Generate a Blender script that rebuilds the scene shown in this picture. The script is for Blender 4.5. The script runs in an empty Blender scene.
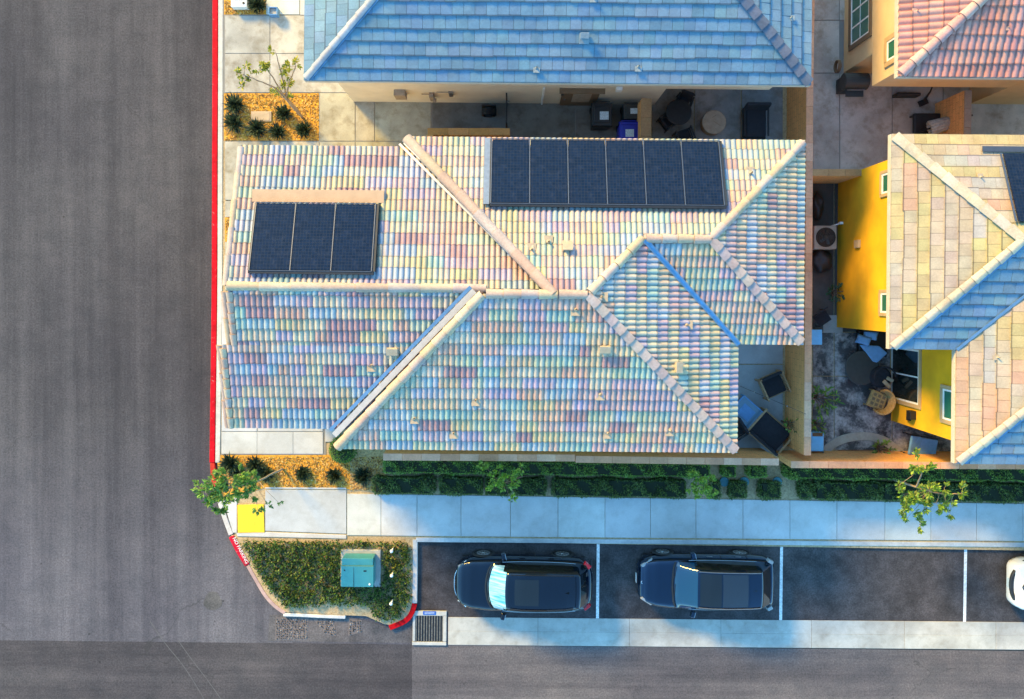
import bpy, bmesh, math, random
from mathutils import Vector, Matrix
random.seed(7)
S = bpy.context.scene
COL = S.collection
D, F, CX, CY = 28.0, 784.0, 512.0, 295.0      # camera height, focal length in pixels, nadir
ROT = -0.0096                                  # the street grid is turned by about half a degree
def P(px, py, h=0.0):
    s = (D - h) / F
    return Vector(((px - CX) * s, -(py - CY) * s, h))
def U(px, py, h=0.0):                          # the same point in the un-turned house frame
    p = P(px, py, h); c, s = math.cos(-ROT), math.sin(-ROT)
    return Vector((p.x * c - p.y * s, p.x * s + p.y * c, h))
def R2(x, y):
    c, s = math.cos(ROT), math.sin(ROT)
    return (x * c - y * s, x * s + y * c)

# ------------------------------------------------------------------ materials
def newmat(name):
    m = bpy.data.materials.new(name); m.use_nodes = True
    nt = m.node_tree; b = nt.nodes['Principled BSDF']
    return m, nt, b
def N(nt, t, **kw):
    n = nt.nodes.new(t)
    for k, v in kw.items():
        if hasattr(n, k): setattr(n, k, v)
    return n
def mixc(nt, fac, a, b, mode='MIX'):
    n = N(nt, 'ShaderNodeMix', data_type='RGBA', blend_type=mode)
    for s, v in ((0, fac), (6, a), (7, b)):
        if hasattr(v, 'is_linked') or isinstance(v, bpy.types.NodeSocket): nt.links.new(v, n.inputs[s])
        else: n.inputs[s].default_value = v if s == 0 else (*v, 1)
    return n.outputs[2]
def noise(nt, co, scale, detail=4, rough=0.55, stretch=None):
    if stretch:
        mp = N(nt, 'ShaderNodeMapping'); mp.inputs['Scale'].default_value = stretch
        nt.links.new(co, mp.inputs[0]); co = mp.outputs[0]
    n = N(nt, 'ShaderNodeTexNoise'); n.inputs['Scale'].default_value = scale
    n.inputs['Detail'].default_value = detail; n.inputs['Roughness'].default_value = rough
    nt.links.new(co, n.inputs['Vector']); return n.outputs['Fac']
def ramp(nt, fac, a, b, ca=(0, 0, 0), cb=(1, 1, 1)):
    r = N(nt, 'ShaderNodeValToRGB'); r.color_ramp.elements[0].position = a; r.color_ramp.elements[1].position = b
    r.color_ramp.elements[0].color = (*ca, 1); r.color_ramp.elements[1].color = (*cb, 1)
    nt.links.new(fac, r.inputs[0]); return r.outputs[0]
def bump(nt, b, h, strength=0.3, dist=0.01):
    n = N(nt, 'ShaderNodeBump'); n.inputs['Strength'].default_value = strength; n.inputs['Distance'].default_value = dist
    nt.links.new(h, n.inputs['Height']); nt.links.new(n.outputs[0], b.inputs['Normal'])
def pos(nt): return N(nt, 'ShaderNodeNewGeometry').outputs['Position']
def objc(nt): return N(nt, 'ShaderNodeTexCoord').outputs['Object']

def plain(name, c, rough=0.6, metal=0.0, var=0.25, scale=6, bmp=0.1, coat=0.0, spec=0.5):
    m, nt, b = newmat(name); co = objc(nt)
    f = noise(nt, co, scale)
    col = mixc(nt, ramp(nt, f, .3, .7), tuple(x * (1 - var) for x in c), tuple(min(1, x * (1 + var * .6)) for x in c))
    nt.links.new(col, b.inputs['Base Color']); b.inputs['Roughness'].default_value = rough
    b.inputs['Metallic'].default_value = metal; b.inputs['Coat Weight'].default_value = coat
    b.inputs['Specular IOR Level'].default_value = spec
    if bmp: bump(nt, b, noise(nt, co, scale * 12, 3), bmp, .004)
    return m
def attr(name, rough=0.7, speck=0.25, scale=25, bmp=0.2, spec=0.4, dirt=0.25):
    m, nt, b = newmat(name); co = pos(nt)
    a = N(nt, 'ShaderNodeAttribute', attribute_name='Col').outputs['Color']
    f = noise(nt, co, scale, 5, .65); g = noise(nt, co, 2.2, 4)
    c = mixc(nt, 1.0, a, ramp(nt, f, .25, .75, (1 - speck,) * 3, (1 + speck * .35,) * 3), 'MULTIPLY')
    c = mixc(nt, 1.0, c, ramp(nt, g, .3, .7, (1 - dirt, 1 - dirt, 1 - dirt * .9), (1, 1, 1)), 'MULTIPLY')
    nt.links.new(c, b.inputs['Base Color']); b.inputs['Roughness'].default_value = rough
    b.inputs['Specular IOR Level'].default_value = spec
    bump(nt, b, f, bmp, .006); return m
def leafmat(name, trans=0.35):
    m, nt, b = newmat(name)
    a = N(nt, 'ShaderNodeAttribute', attribute_name='Col').outputs['Color']
    nt.links.new(a, b.inputs['Base Color']); b.inputs['Roughness'].default_value = .5
    t = N(nt, 'ShaderNodeBsdfTranslucent'); nt.links.new(a, t.inputs[0])
    mx = N(nt, 'ShaderNodeMixShader'); mx.inputs[0].default_value = trans
    nt.links.new(b.outputs[0], mx.inputs[1]); nt.links.new(t.outputs[0], mx.inputs[2])
    nt.links.new(mx.outputs[0], nt.nodes['Material Output'].inputs[0]); return m
def asphalt(name, c, streak=None, patch=0.25, spots=True, warm=(1.06, 1.0, .96), sweep=False):
    m, nt, b = newmat(name); co = pos(nt)
    fine = noise(nt, co, 16, 9, .85); mid = noise(nt, co, 1.3, 10, .72); big = noise(nt, co, .13, 3)
    col = mixc(nt, ramp(nt, mid, .36, .66), tuple(x * (1 - patch) for x in c), tuple(x * (1 + patch) * w for x, w in zip(c, warm)))
    col = mixc(nt, 1, col, ramp(nt, big, .38, .62, (.80, .80, .84), (1.14, 1.13, 1.10)), 'MULTIPLY')
    if streak:
        st = noise(nt, co, 1.0, 8, .72, streak)
        col = mixc(nt, 1, col, ramp(nt, st, .36, .66, (.66, .66, .69), (1.24, 1.23, 1.21)), 'MULTIPLY')
    if sweep:      # paler turning area worn by traffic at the junction
        sp_ = N(nt, 'ShaderNodeSeparateXYZ'); nt.links.new(co, sp_.inputs[0]); ad_ = N(nt, 'ShaderNodeMath', operation='MULTIPLY_ADD'); nt.links.new(mid, ad_.inputs[0]); ad_.inputs[1].default_value = 3.0; nt.links.new(sp_.outputs[1], ad_.inputs[2])
        mr_ = N(nt, 'ShaderNodeMapRange'); nt.links.new(ad_.outputs[0], mr_.inputs[0]); mr_.inputs[1].default_value = -2.5; mr_.inputs[2].default_value = -8.5
        col = mixc(nt, mr_.outputs[0], col, mixc(nt, 1, col, (1.6, 1.6, 1.64), 'MULTIPLY'))
    col = mixc(nt, 1, col, ramp(nt, fine, .36, .64, (.50,) * 3, (1.42,) * 3), 'MULTIPLY')
    if spots:
        for sc, r0, r1, d_ in ((.9, .018, .045, .85), (2.6, .022, .05, .6)):
            v = N(nt, 'ShaderNodeTexVoronoi'); v.inputs['Scale'].default_value = sc; nt.links.new(co, v.inputs['Vector'])
            col = mixc(nt, ramp(nt, v.outputs['Distance'], r0, r1, (d_,) * 3, (0, 0, 0)), col, (.018, .018, .018))
        w = noise(nt, co, 2.1, 10, .8)
        col = mixc(nt, ramp(nt, w, .60, .78, (0,) * 3, (.45,) * 3), col, tuple(x * 2.4 for x in c))
        v = N(nt, 'ShaderNodeTexVoronoi', feature='DISTANCE_TO_EDGE'); v.inputs['Scale'].default_value = .16
        dw = N(nt, 'ShaderNodeMapping'); nz = N(nt, 'ShaderNodeTexNoise'); nz.inputs['Scale'].default_value = .9; nz.inputs['Detail'].default_value = 6
        nt.links.new(co, nz.inputs['Vector']); va = N(nt, 'ShaderNodeVectorMath', operation='MULTIPLY_ADD'); nt.links.new(nz.outputs['Color'], va.inputs[0]); va.inputs[1].default_value = (1.6, 1.6, 0); nt.links.new(co, va.inputs[2]); nt.links.new(va.outputs[0], v.inputs['Vector'])
        gate = ramp(nt, noise(nt, co, .22, 2), .56, .60)
        ck = mixc(nt, 1, ramp(nt, v.outputs['Distance'], .001, .0035, (.55,) * 3, (0,) * 3), gate, 'MULTIPLY')
        col = mixc(nt, ck, col, (.03, .03, .03))
    nt.links.new(col, b.inputs['Base Color']); b.inputs['Roughness'].default_value = .88
    b.inputs['Specular IOR Level'].default_value = .3
    bump(nt, b, fine, .6, .01); return m
def blockwall(name, c, dots=True):
    m, nt, b = newmat(name)
    tc = objc(nt); sp = N(nt, 'ShaderNodeSeparateXYZ'); nt.links.new(tc, sp.inputs[0])
    ad = N(nt, 'ShaderNodeMath', operation='ADD'); nt.links.new(sp.outputs[0], ad.inputs[0]); nt.links.new(sp.outputs[1], ad.inputs[1])
    cb = N(nt, 'ShaderNodeCombineXYZ'); nt.links.new(ad.outputs[0], cb.inputs[0]); nt.links.new(sp.outputs[2], cb.inputs[1])
    br = N(nt, 'ShaderNodeTexBrick'); nt.links.new(cb.outputs[0], br.inputs['Vector'])
    br.inputs['Scale'].default_value = 1; br.inputs['Brick Width'].default_value = .4; br.inputs['Row Height'].default_value = .2
    br.inputs['Mortar Size'].default_value = .008; br.inputs['Mortar Smooth'].default_value = .3
    br.inputs['Color1'].default_value = (*c, 1); br.inputs['Color2'].default_value = (*[x * .86 for x in c], 1)
    br.inputs['Mortar'].default_value = (*[x * .55 for x in c], 1)
    f = noise(nt, tc, 30, 6, .7)
    col = mixc(nt, 1, br.outputs['Color'], ramp(nt, f, .3, .7, (.65,) * 3, (1.2,) * 3), 'MULTIPLY')
    nt.links.new(col, b.inputs['Base Color']); b.inputs['Roughness'].default_value = .9
    bump(nt, b, f, .6, .012); return m
def mulch(name, c1, c2, dark=(.05, .03, .015)):
    m, nt, b = newmat(name); co = pos(nt)
    v = N(nt, 'ShaderNodeTexVoronoi'); v.inputs['Scale'].default_value = 22; nt.links.new(co, v.inputs['Vector'])
    f = noise(nt, co, 14, 6, .7); g = noise(nt, co, 1.3, 5)
    bw = N(nt, 'ShaderNodeRGBToBW'); nt.links.new(v.outputs['Color'], bw.inputs[0])
    col = mixc(nt, bw.outputs[0], c1, c2)
    col = mixc(nt, ramp(nt, f, .32, .5, (.75,) * 3, (0, 0, 0)), col, dark)
    col = mixc(nt, ramp(nt, g, .5, .75, (0,) * 3, (.45,) * 3), col, tuple(x * .6 for x in c2))
    nt.links.new(col, b.inputs['Base Color']); b.inputs['Roughness'].default_value = .95
    bump(nt, b, bw.outputs[0], .8, .03); return m
def solar(name, wx, wy, tint=(.004, .009, .024)):
    m, nt, b = newmat(name); co = objc(nt)
    br = N(nt, 'ShaderNodeTexBrick', offset=0.0); nt.links.new(co, br.inputs['Vector'])
    br.inputs['Scale'].default_value = 1; br.inputs['Brick Width'].default_value = wx; br.inputs['Row Height'].default_value = wy
    br.inputs['Mortar Size'].default_value = .004
    br.inputs['Color1'].default_value = (*tint, 1); br.inputs['Color2'].default_value = (*[x * 1.5 for x in tint], 1)
    br.inputs['Mortar'].default_value = (.022, .025, .036, 1)
    f = noise(nt, co, 5, 5, .7)
    col = mixc(nt, ramp(nt, f, .5, .85, (0,) * 3, (.18,) * 3), br.outputs['Color'], (.10, .10, .11))
    nt.links.new(col, b.inputs['Base Color']); b.inputs['Roughness'].default_value = .16
    b.inputs['Specular IOR Level'].default_value = .22; return m
def glass(name, c, rough=.05):
    m, nt, b = newmat(name); b.inputs['Base Color'].default_value = (*c, 1)
    b.inputs['Roughness'].default_value = rough; b.inputs['Specular IOR Level'].default_value = .8; return m
def concrete(name, rough=.9, stain=(.42, .36, .27), amount=.5, dark=.3):
    m, nt, b = newmat(name); co = pos(nt)
    a = N(nt, 'ShaderNodeAttribute', attribute_name='Col').outputs['Color']
    f = noise(nt, co, 40, 6, .7); g = noise(nt, co, .8, 6, .6); h = noise(nt, co, 2.6, 7, .65)
    c = mixc(nt, 1, a, ramp(nt, f, .3, .7, (.86,) * 3, (1.08,) * 3), 'MULTIPLY')
    c = mixc(nt, 1, c, ramp(nt, g, .35, .65, (1 - dark,) * 3, (1.05,) * 3), 'MULTIPLY')
    st = ramp(nt, h, .48, .72, (0,) * 3, (amount,) * 3)
    c = mixc(nt, st, c, mixc(nt, 1, a, stain, 'MULTIPLY'))
    nt.links.new(c, b.inputs['Base Color']); b.inputs['Roughness'].default_value = rough
    b.inputs['Specular IOR Level'].default_value = .25
    bump(nt, b, f, .25, .004); return m

M = {}
M['tile'] = attr('barrel_tile_clay', .62, .22, 30, .2)
M['slate'] = attr('flat_tile_concrete', .75, .22, 22, .35)
M['road'] = asphalt('asphalt_road', (.064, .062, .069), (1.1, .035, 1), .16, True, (1.05, 1.0, .97), True)
M['road2'] = asphalt('asphalt_street', (.066, .061, .066), (.05, 1.2, 1), .18)
M['road3'] = asphalt('asphalt_street_new', (.120, .112, .116), (.05, 1.2, 1), .15)
M['lane'] = asphalt('asphalt_parking', (.060, .055, .058), None, .45, True, (1, 1, 1.02))
M['conc'] = concrete('concrete_pale', amount=.25, dark=.14)
M['concs'] = concrete('concrete_stained', amount=.75, dark=.35)
M['concd'] = concrete('concrete_dark_stamped', amount=.3, dark=.3, stain=(.3, .3, .32))
M['kerb'] = attr('kerb_concrete', .85, .2, 12, .2)
M['red'] = attr('kerb_red_paint', .7, .3, 9, .1, dirt=.45, spec=.08)
def chipped(m, under, lo, hi, sc=7):
    nt = m.node_tree; b = nt.nodes['Principled BSDF']; src = b.inputs['Base Color'].links[0].from_socket
    nt.links.new(mixc(nt, ramp(nt, noise(nt, pos(nt), sc, 9, .8), lo, hi, (0,) * 3, (1,) * 3), src, under), b.inputs['Base Color'])
chipped(M['red'], (.34, .24, .22), .60, .66)
M['white'] = plain('white_paint', (.78, .78, .76), .6, 0, .12, 9)
M['linep'] = plain('road_line_paint', (.72, .74, .74), .7, 0, .3, 14)
chipped(M['linep'], (.10, .10, .105), .60, .68, 11)
M['yellowpad'] = plain('yellow_tactile', (.80, .52, .015), .6, 0, .12, 3)
M['mulch'] = mulch('orange_wood_mulch', (.60, .27, .02), (.70, .37, .045))
M['soil'] = mulch('tan_soil', (.40, .29, .15), (.52, .40, .24), (.16, .11, .06))
M['dsoil'] = mulch('brown_bark', (.16, .07, .035), (.26, .13, .06))
M['block'] = blockwall('block_wall_tan', (.82, .40, .14))
M['cap'] = attr('wall_cap', .85, .25, 15, .3)
M['stucco_w'] = plain('stucco_cream', (.74, .66, .52), .9, 0, .08, 2, .3)
M['stucco_b'] = plain('stucco_beige', (.62, .44, .24), .9, 0, .08, 2, .3)
M['stucco_y'] = plain('stucco_yellow', (.72, .375, .003), .9, 0, .22, .9, .5)
M['stucco_m'] = plain('stucco_main', (.62, .52, .40), .9, 0, .08, 2, .3)
M['trim'] = plain('trim_tan', (.42, .29, .15), .8, 0, .1, 4)
M['trimd'] = plain('trim_brown', (.17, .11, .06), .8, 0, .1, 4)
M['fascia'] = plain('fascia_cream', (.50, .43, .33), .7, 0, .1, 3)
M['flash'] = plain('cream_flashing_metal', (.52, .47, .42), .35, .2, .1, 5)
M['flashb'] = plain('blue_grey_flashing', (.16, .30, .46), .35, .5, .15, 5)
M['ventc'] = plain('vent_cream', (.42, .32, .21), .7, 0, .15, 6)
M['dark'] = plain('black_plastic', (.018, .018, .02), .5, 0, .3, 6)
M['iron'] = plain('black_iron', (.03, .03, .032), .45, .6, .2, 10)
M['steel'] = plain('grey_steel', (.28, .28, .28), .35, .8, .15, 10)
M['alu'] = plain('panel_frame_alu', (.12, .125, .14), .4, .6, .1, 10)
M['solar'] = solar('solar_cells', .0925, .0925)
M['glassg'] = glass('window_glass_green', (.02, .13, .09))
M['glassd'] = glass('window_glass_dark', (.012, .018, .018))
M['cushd'] = plain('black_cushion', (.016, .017, .024), .9, 0, .3, 12, .4)
M['cushb'] = plain('blue_cushion', (.16, .35, .62), .9, 0, .12, 8, .3)
M['wood'] = plain('tan_wood', (.36, .22, .11), .6, 0, .3, 9)
M['wick'] = plain('wicker', (.42, .25, .09), .75, 0, .4, 30, .6)
M['beige'] = plain('beige_top', (.34, .27, .2), .8, 0, .2, 7)
M['bluebin'] = plain('blue_plastic', (.012, .02, .36), .4, 0, .15, 6)
M['gbin'] = plain('charcoal_plastic', (.035, .04, .04), .5, 0, .2, 6)
M['sticker'] = plain('pale_sticker', (.55, .66, .72), .5, 0, .3, 25)
M['teal'] = plain('teal_enamel', (.045, .24, .26), .4, 0, .10, 3)
M['teald'] = plain('green_enamel', (.04, .13, .09), .45, 0, .12, 3)
M['slateblue'] = plain('slate_blue_fabric', (.10, .25, .48), .7, 0, .15, 8)
M['skyblue'] = plain('pale_blue_plastic', (.18, .52, .85), .5, 0, .12, 5)
M['cap_b'] = plain('blue_valve_lid', (.06, .22, .26), .5, 0, .2, 8)
M['canvas'] = plain('grey_canvas', (.42, .40, .36), .9, 0, .3, 14, .4)
M['bark'] = plain('pale_bark', (.34, .25, .17), .9, 0, .3, 18, .5)
M['barkd'] = plain('brown_bark_wood', (.20, .12, .07), .9, 0, .3, 18, .5)
M['leaf'] = leafmat('leaves')
M['hedge'] = leafmat('hedge_leaves', .2)
M['core'] = plain('hedge_core', (.012, .022, .010), 1, 0, .3, 12, .3)
M['tyre'] = plain('tyre_rubber', (.015, .015, .016), .85, 0, .2, 20)
M['rim'] = plain('alloy_rim', (.55, .55, .55), .3, .9, .1, 10)
M['chrome'] = plain('chrome', (.75, .75, .76), .15, 1, .05, 10, 0)
M['lamp'] = glass('headlamp_lens', (.30, .32, .33), .12)
M['tail'] = glass('tail_lamp_red', (.55, .008, .012), .12)
M['sky_refl'] = glass('windshield_sky_reflection', (.006, .045, .10), .05)  # blue sky reflection painted into the windshield's base colour
M['tintg'] = glass('roof_glass_grey', (.012, .022, .038), .2)
M['tint'] = glass('car_glass', (.006, .008, .010), .03)
m_, nt_, b_ = newmat('silver_sunshade'); f_ = noise(nt_, objc(nt_), 1.6, 3, .6, (.6, 9, 1)); nt_.links.new(ramp(nt_, f_, .35, .62, (.06, .38, .48), (.58, .74, .74)), b_.inputs['Base Color']); b_.inputs['Roughness'].default_value = .4; b_.inputs['Metallic'].default_value = .3; M['shade'] = m_
def paint(name, c, metal=.3, coat=1):
    m = plain(name, c, .14, metal, .04, 3, 0, coat, .3); return m
M['paint_navy'] = paint('dark_navy_paint', (.003, .008, .022), .5, .8)
M['paint_blue'] = paint('black_blue_paint', (.005, .020, .052), .7, .8)
M['paint_white'] = paint('white_car_paint', (.78, .78, .77), 0)

# ------------------------------------------------------------------ mesh builder
class MB:
    def __init__(s): s.v = []; s.f = []; s.c = []; s.mi = []
    def add(s, vs, fs, col=(1, 1, 1), mi=0):
        o = len(s.v); s.v += [tuple(x) for x in vs]
        for f in fs: s.f.append(tuple(i + o for i in f)); s.c.append(col); s.mi.append(mi)
        return s
    def box(s, c, sz, rz=0, col=(1, 1, 1), mi=0, rx=0, ry=0, taper=1):
        m = Matrix.Rotation(rz, 3, 'Z') @ Matrix.Rotation(ry, 3, 'Y') @ Matrix.Rotation(rx, 3, 'X')
        vs = []
        for z in (-.5, .5):
            k = taper if z > 0 else 1
            for x, y in ((-.5, -.5), (.5, -.5), (.5, .5), (-.5, .5)):
                vs.append(Vector(c) + m @ Vector((x * sz[0] * k, y * sz[1] * k, z * sz[2])))
        return s.add(vs, [(3, 2, 1, 0), (4, 5, 6, 7), (0, 1, 5, 4), (1, 2, 6, 5), (2, 3, 7, 6), (3, 0, 4, 7)], col, mi)
    def prism(s, poly, z0, z1, col=(1, 1, 1), mi=0):
        poly = [(p[0], p[1]) for p in poly]
        a = sum(poly[i][0] * poly[(i + 1) % len(poly)][1] - poly[(i + 1) % len(poly)][0] * poly[i][1] for i in range(len(poly)))
        if a < 0: poly = poly[::-1]
        n = len(poly)
        vs = [(x, y, z0) for x, y in poly] + [(x, y, z1) for x, y in poly]
        return s.add(vs, [tuple(range(n, 2 * n)), tuple(range(n - 1, -1, -1))] + [(i, (i + 1) % n, n + (i + 1) % n, n + i) for i in range(n)], col, mi)
    def slopeprism(s, pts, t, col=(1, 1, 1), mi=0):      # polygon in 3D with thickness t downward
        n = len(pts); a = sum(pts[i][0] * pts[(i + 1) % n][1] - pts[(i + 1) % n][0] * pts[i][1] for i in range(n))
        if a < 0: pts = pts[::-1]
        vs = [tuple(p) for p in pts] + [(p[0], p[1], p[2] - t) for p in pts]
        return s.add(vs, [tuple(range(n)), tuple(range(2 * n - 1, n - 1, -1))] + [((i + 1) % n, i, n + i, n + (i + 1) % n) for i in range(n)], col, mi)
    def tube(s, path, r, n=8, col=(1, 1, 1), mi=0, caps=True):
        path = [Vector(p) for p in path]
        rs = r if isinstance(r, (list, tuple)) else [r] * len(path)
        rings = []; up = Vector((0, 0, 1))
        for i, p in enumerate(path):
            d = (path[min(i + 1, len(path) - 1)] - path[max(i - 1, 0)]).normalized()
            a = d.cross(up)
            if a.length < .05: a = d.cross(Vector((1, 0, 0)))
            a.normalize(); b = d.cross(a)
            rings.append([p + (a * math.cos(k * 2 * math.pi / n) + b * math.sin(k * 2 * math.pi / n)) * rs[i] for k in range(n)])
        vs = [q for g in rings for q in g]; fs = []
        for i in range(len(path) - 1):
            for k in range(n): fs.append((i * n + k, i * n + (k + 1) % n, (i + 1) * n + (k + 1) % n, (i + 1) * n + k))
        if caps: fs += [tuple(range(n - 1, -1, -1)), tuple(range((len(path) - 1) * n, len(path) * n))]
        return s.add(vs, fs, col, mi)
    def lathe(s, prof, c=(0, 0, 0), n=20, col=(1, 1, 1), mi=0, axis='Z'):
        vs = []; fs = []
        for r, z in prof:
            for k in range(n):
                a = k * 2 * math.pi / n; x, y = r * math.cos(a), r * math.sin(a)
                q = (x, y, z) if axis == 'Z' else ((x, z, y) if axis == 'Y' else (z, x, y))
                vs.append((q[0] + c[0], q[1] + c[1], q[2] + c[2]))
        for i in range(len(prof) - 1):
            for k in range(n): fs.append((i * n + k, i * n + (k + 1) % n, (i + 1) * n + (k + 1) % n, (i + 1) * n + k))
        fs += [tuple(range(n - 1, -1, -1)), tuple(range((len(prof) - 1) * n, len(prof) * n))]
        return s.add(vs, fs, col, mi)
    def leaf(s, p, L, W, d, roll, col):
        d = d.normalized(); a = d.cross(Vector((0, 0, 1)))
        if a.length < .05: a = Vector((1, 0, 0))
        a.normalize(); b = a.cross(d)
        a2 = a * math.cos(roll) + b * math.sin(roll); nn = d.cross(a2)
        mid = p + d * L * .5
        vs = [p, mid - a2 * W * .5 + nn * W * .15, p + d * L, mid + a2 * W * .5 + nn * W * .15]
        return s.add(vs, [(0, 1, 2), (0, 2, 3)], col)
    def mesh(s, name, off=(0, 0, 0)):
        me = bpy.data.meshes.new(name)
        me.from_pydata([(x - off[0], y - off[1], z - off[2]) for x, y, z in s.v], [], s.f)
        me.polygons.foreach_set('material_index', s.mi)
        at = me.attributes.new('Col', 'FLOAT_COLOR', 'CORNER'); buf = []
        for f, c in zip(s.f, s.c):
            buf += list((*c, 1.0)) * len(f)
        at.data.foreach_set('color', buf)
        return me
    def build(s, name, mats, parent=None, off=(0, 0, 0), smooth=False, bevel=0, subsurf=0, loc=None, fixn=True, auto=None):
        return link(s.mesh(name, off), name, mats, parent, smooth, bevel, subsurf, loc, fixn, auto)
def link(me, name, mats, parent=None, smooth=False, bevel=0, subsurf=0, loc=None, fixn=True, auto=None):
    for m in (mats if isinstance(mats, (list, tuple)) else [mats]): me.materials.append(m)
    if fixn:
        bm = bmesh.new(); bm.from_mesh(me); bmesh.ops.recalc_face_normals(bm, faces=bm.faces[:]); bm.to_mesh(me); bm.free()
    if smooth: me.polygons.foreach_set('use_smooth', [True] * len(me.polygons))
    if auto: me.set_sharp_from_angle(angle=math.radians(auto))
    o = bpy.data.objects.new(name, me); COL.objects.link(o)
    if parent: o.parent = parent
    if loc is not None: o.location = loc
    if bevel:
        b = o.modifiers.new('Bevel', 'BEVEL'); b.width = bevel; b.segments = 2; b.limit_method = 'ANGLE'
    if subsurf:
        b = o.modifiers.new('Subsurf', 'SUBSURF'); b.levels = subsurf; b.render_levels = subsurf
    return o
def thing(name, label, cat, loc=(0, 0, 0), rz=0, group=None):
    o = bpy.data.objects.new(name, None); COL.objects.link(o); o.empty_display_size = .3
    o.location = loc; o.rotation_euler = (0, 0, rz); o['label'] = label; o['category'] = cat
    if group: o['group'] = group
    return o
def tag(o, label, cat, group=None):
    o['label'] = label; o['category'] = cat
    if group: o['group'] = group
    return o
def dup(root, loc, rz=None, label=None, scale=None):
    r = root.copy(); COL.objects.link(r); r.location = loc
    if rz is not None: r.rotation_euler = (0, 0, rz)
    if label: r['label'] = label
    if scale: r.scale = (scale,) * 3
    for ch in list(root.children):
        c = ch.copy(); COL.objects.link(c); c.parent = r
        for g in list(ch.children):
            e = g.copy(); COL.objects.link(e); e.parent = c
    return r
def struct(o): o['kind'] = 'structure'; return o
def jit(c, a=.08):
    k = 1 + random.uniform(-a, a); return tuple(max(0, min(1, x * k * (1 + random.uniform(-a, a) * .3))) for x in c)

# ------------------------------------------------------------------ roofs
def plane(eave_pt, dn, he, t):
    ex, ey = eave_pt
    return lambda x, y: he - t * ((x - ex) * dn[0] + (y - ey) * dn[1])
def inside_any(poly, x, y, m):
    n = len(poly)
    for i in range(n):
        x0, y0 = poly[i]; x1, y1 = poly[(i + 1) % n]; l = math.hypot(x1 - x0, y1 - y0)
        if l < 1e-6: continue
        if ((x1 - x0) * (y - y0) - (y1 - y0) * (x - x0)) / l < -m: return False
    return True
def ccw(p):
    a = sum(p[i][0] * p[(i + 1) % len(p)][1] - p[(i + 1) % len(p)][0] * p[i][1] for i in range(len(p)))
    return p if a > 0 else p[::-1]
BAR = [(0, 0), (.08, .030), (.22, .052), (.42, .058), (.62, .050), (.78, .024), (.92, .002), (1, 0)]
LIP_SHADE = (.60, .60, .62); LIP_SHADE_F = (.48, .48, .50)      # course-line shadow painted into the lower lip of every tile
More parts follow.
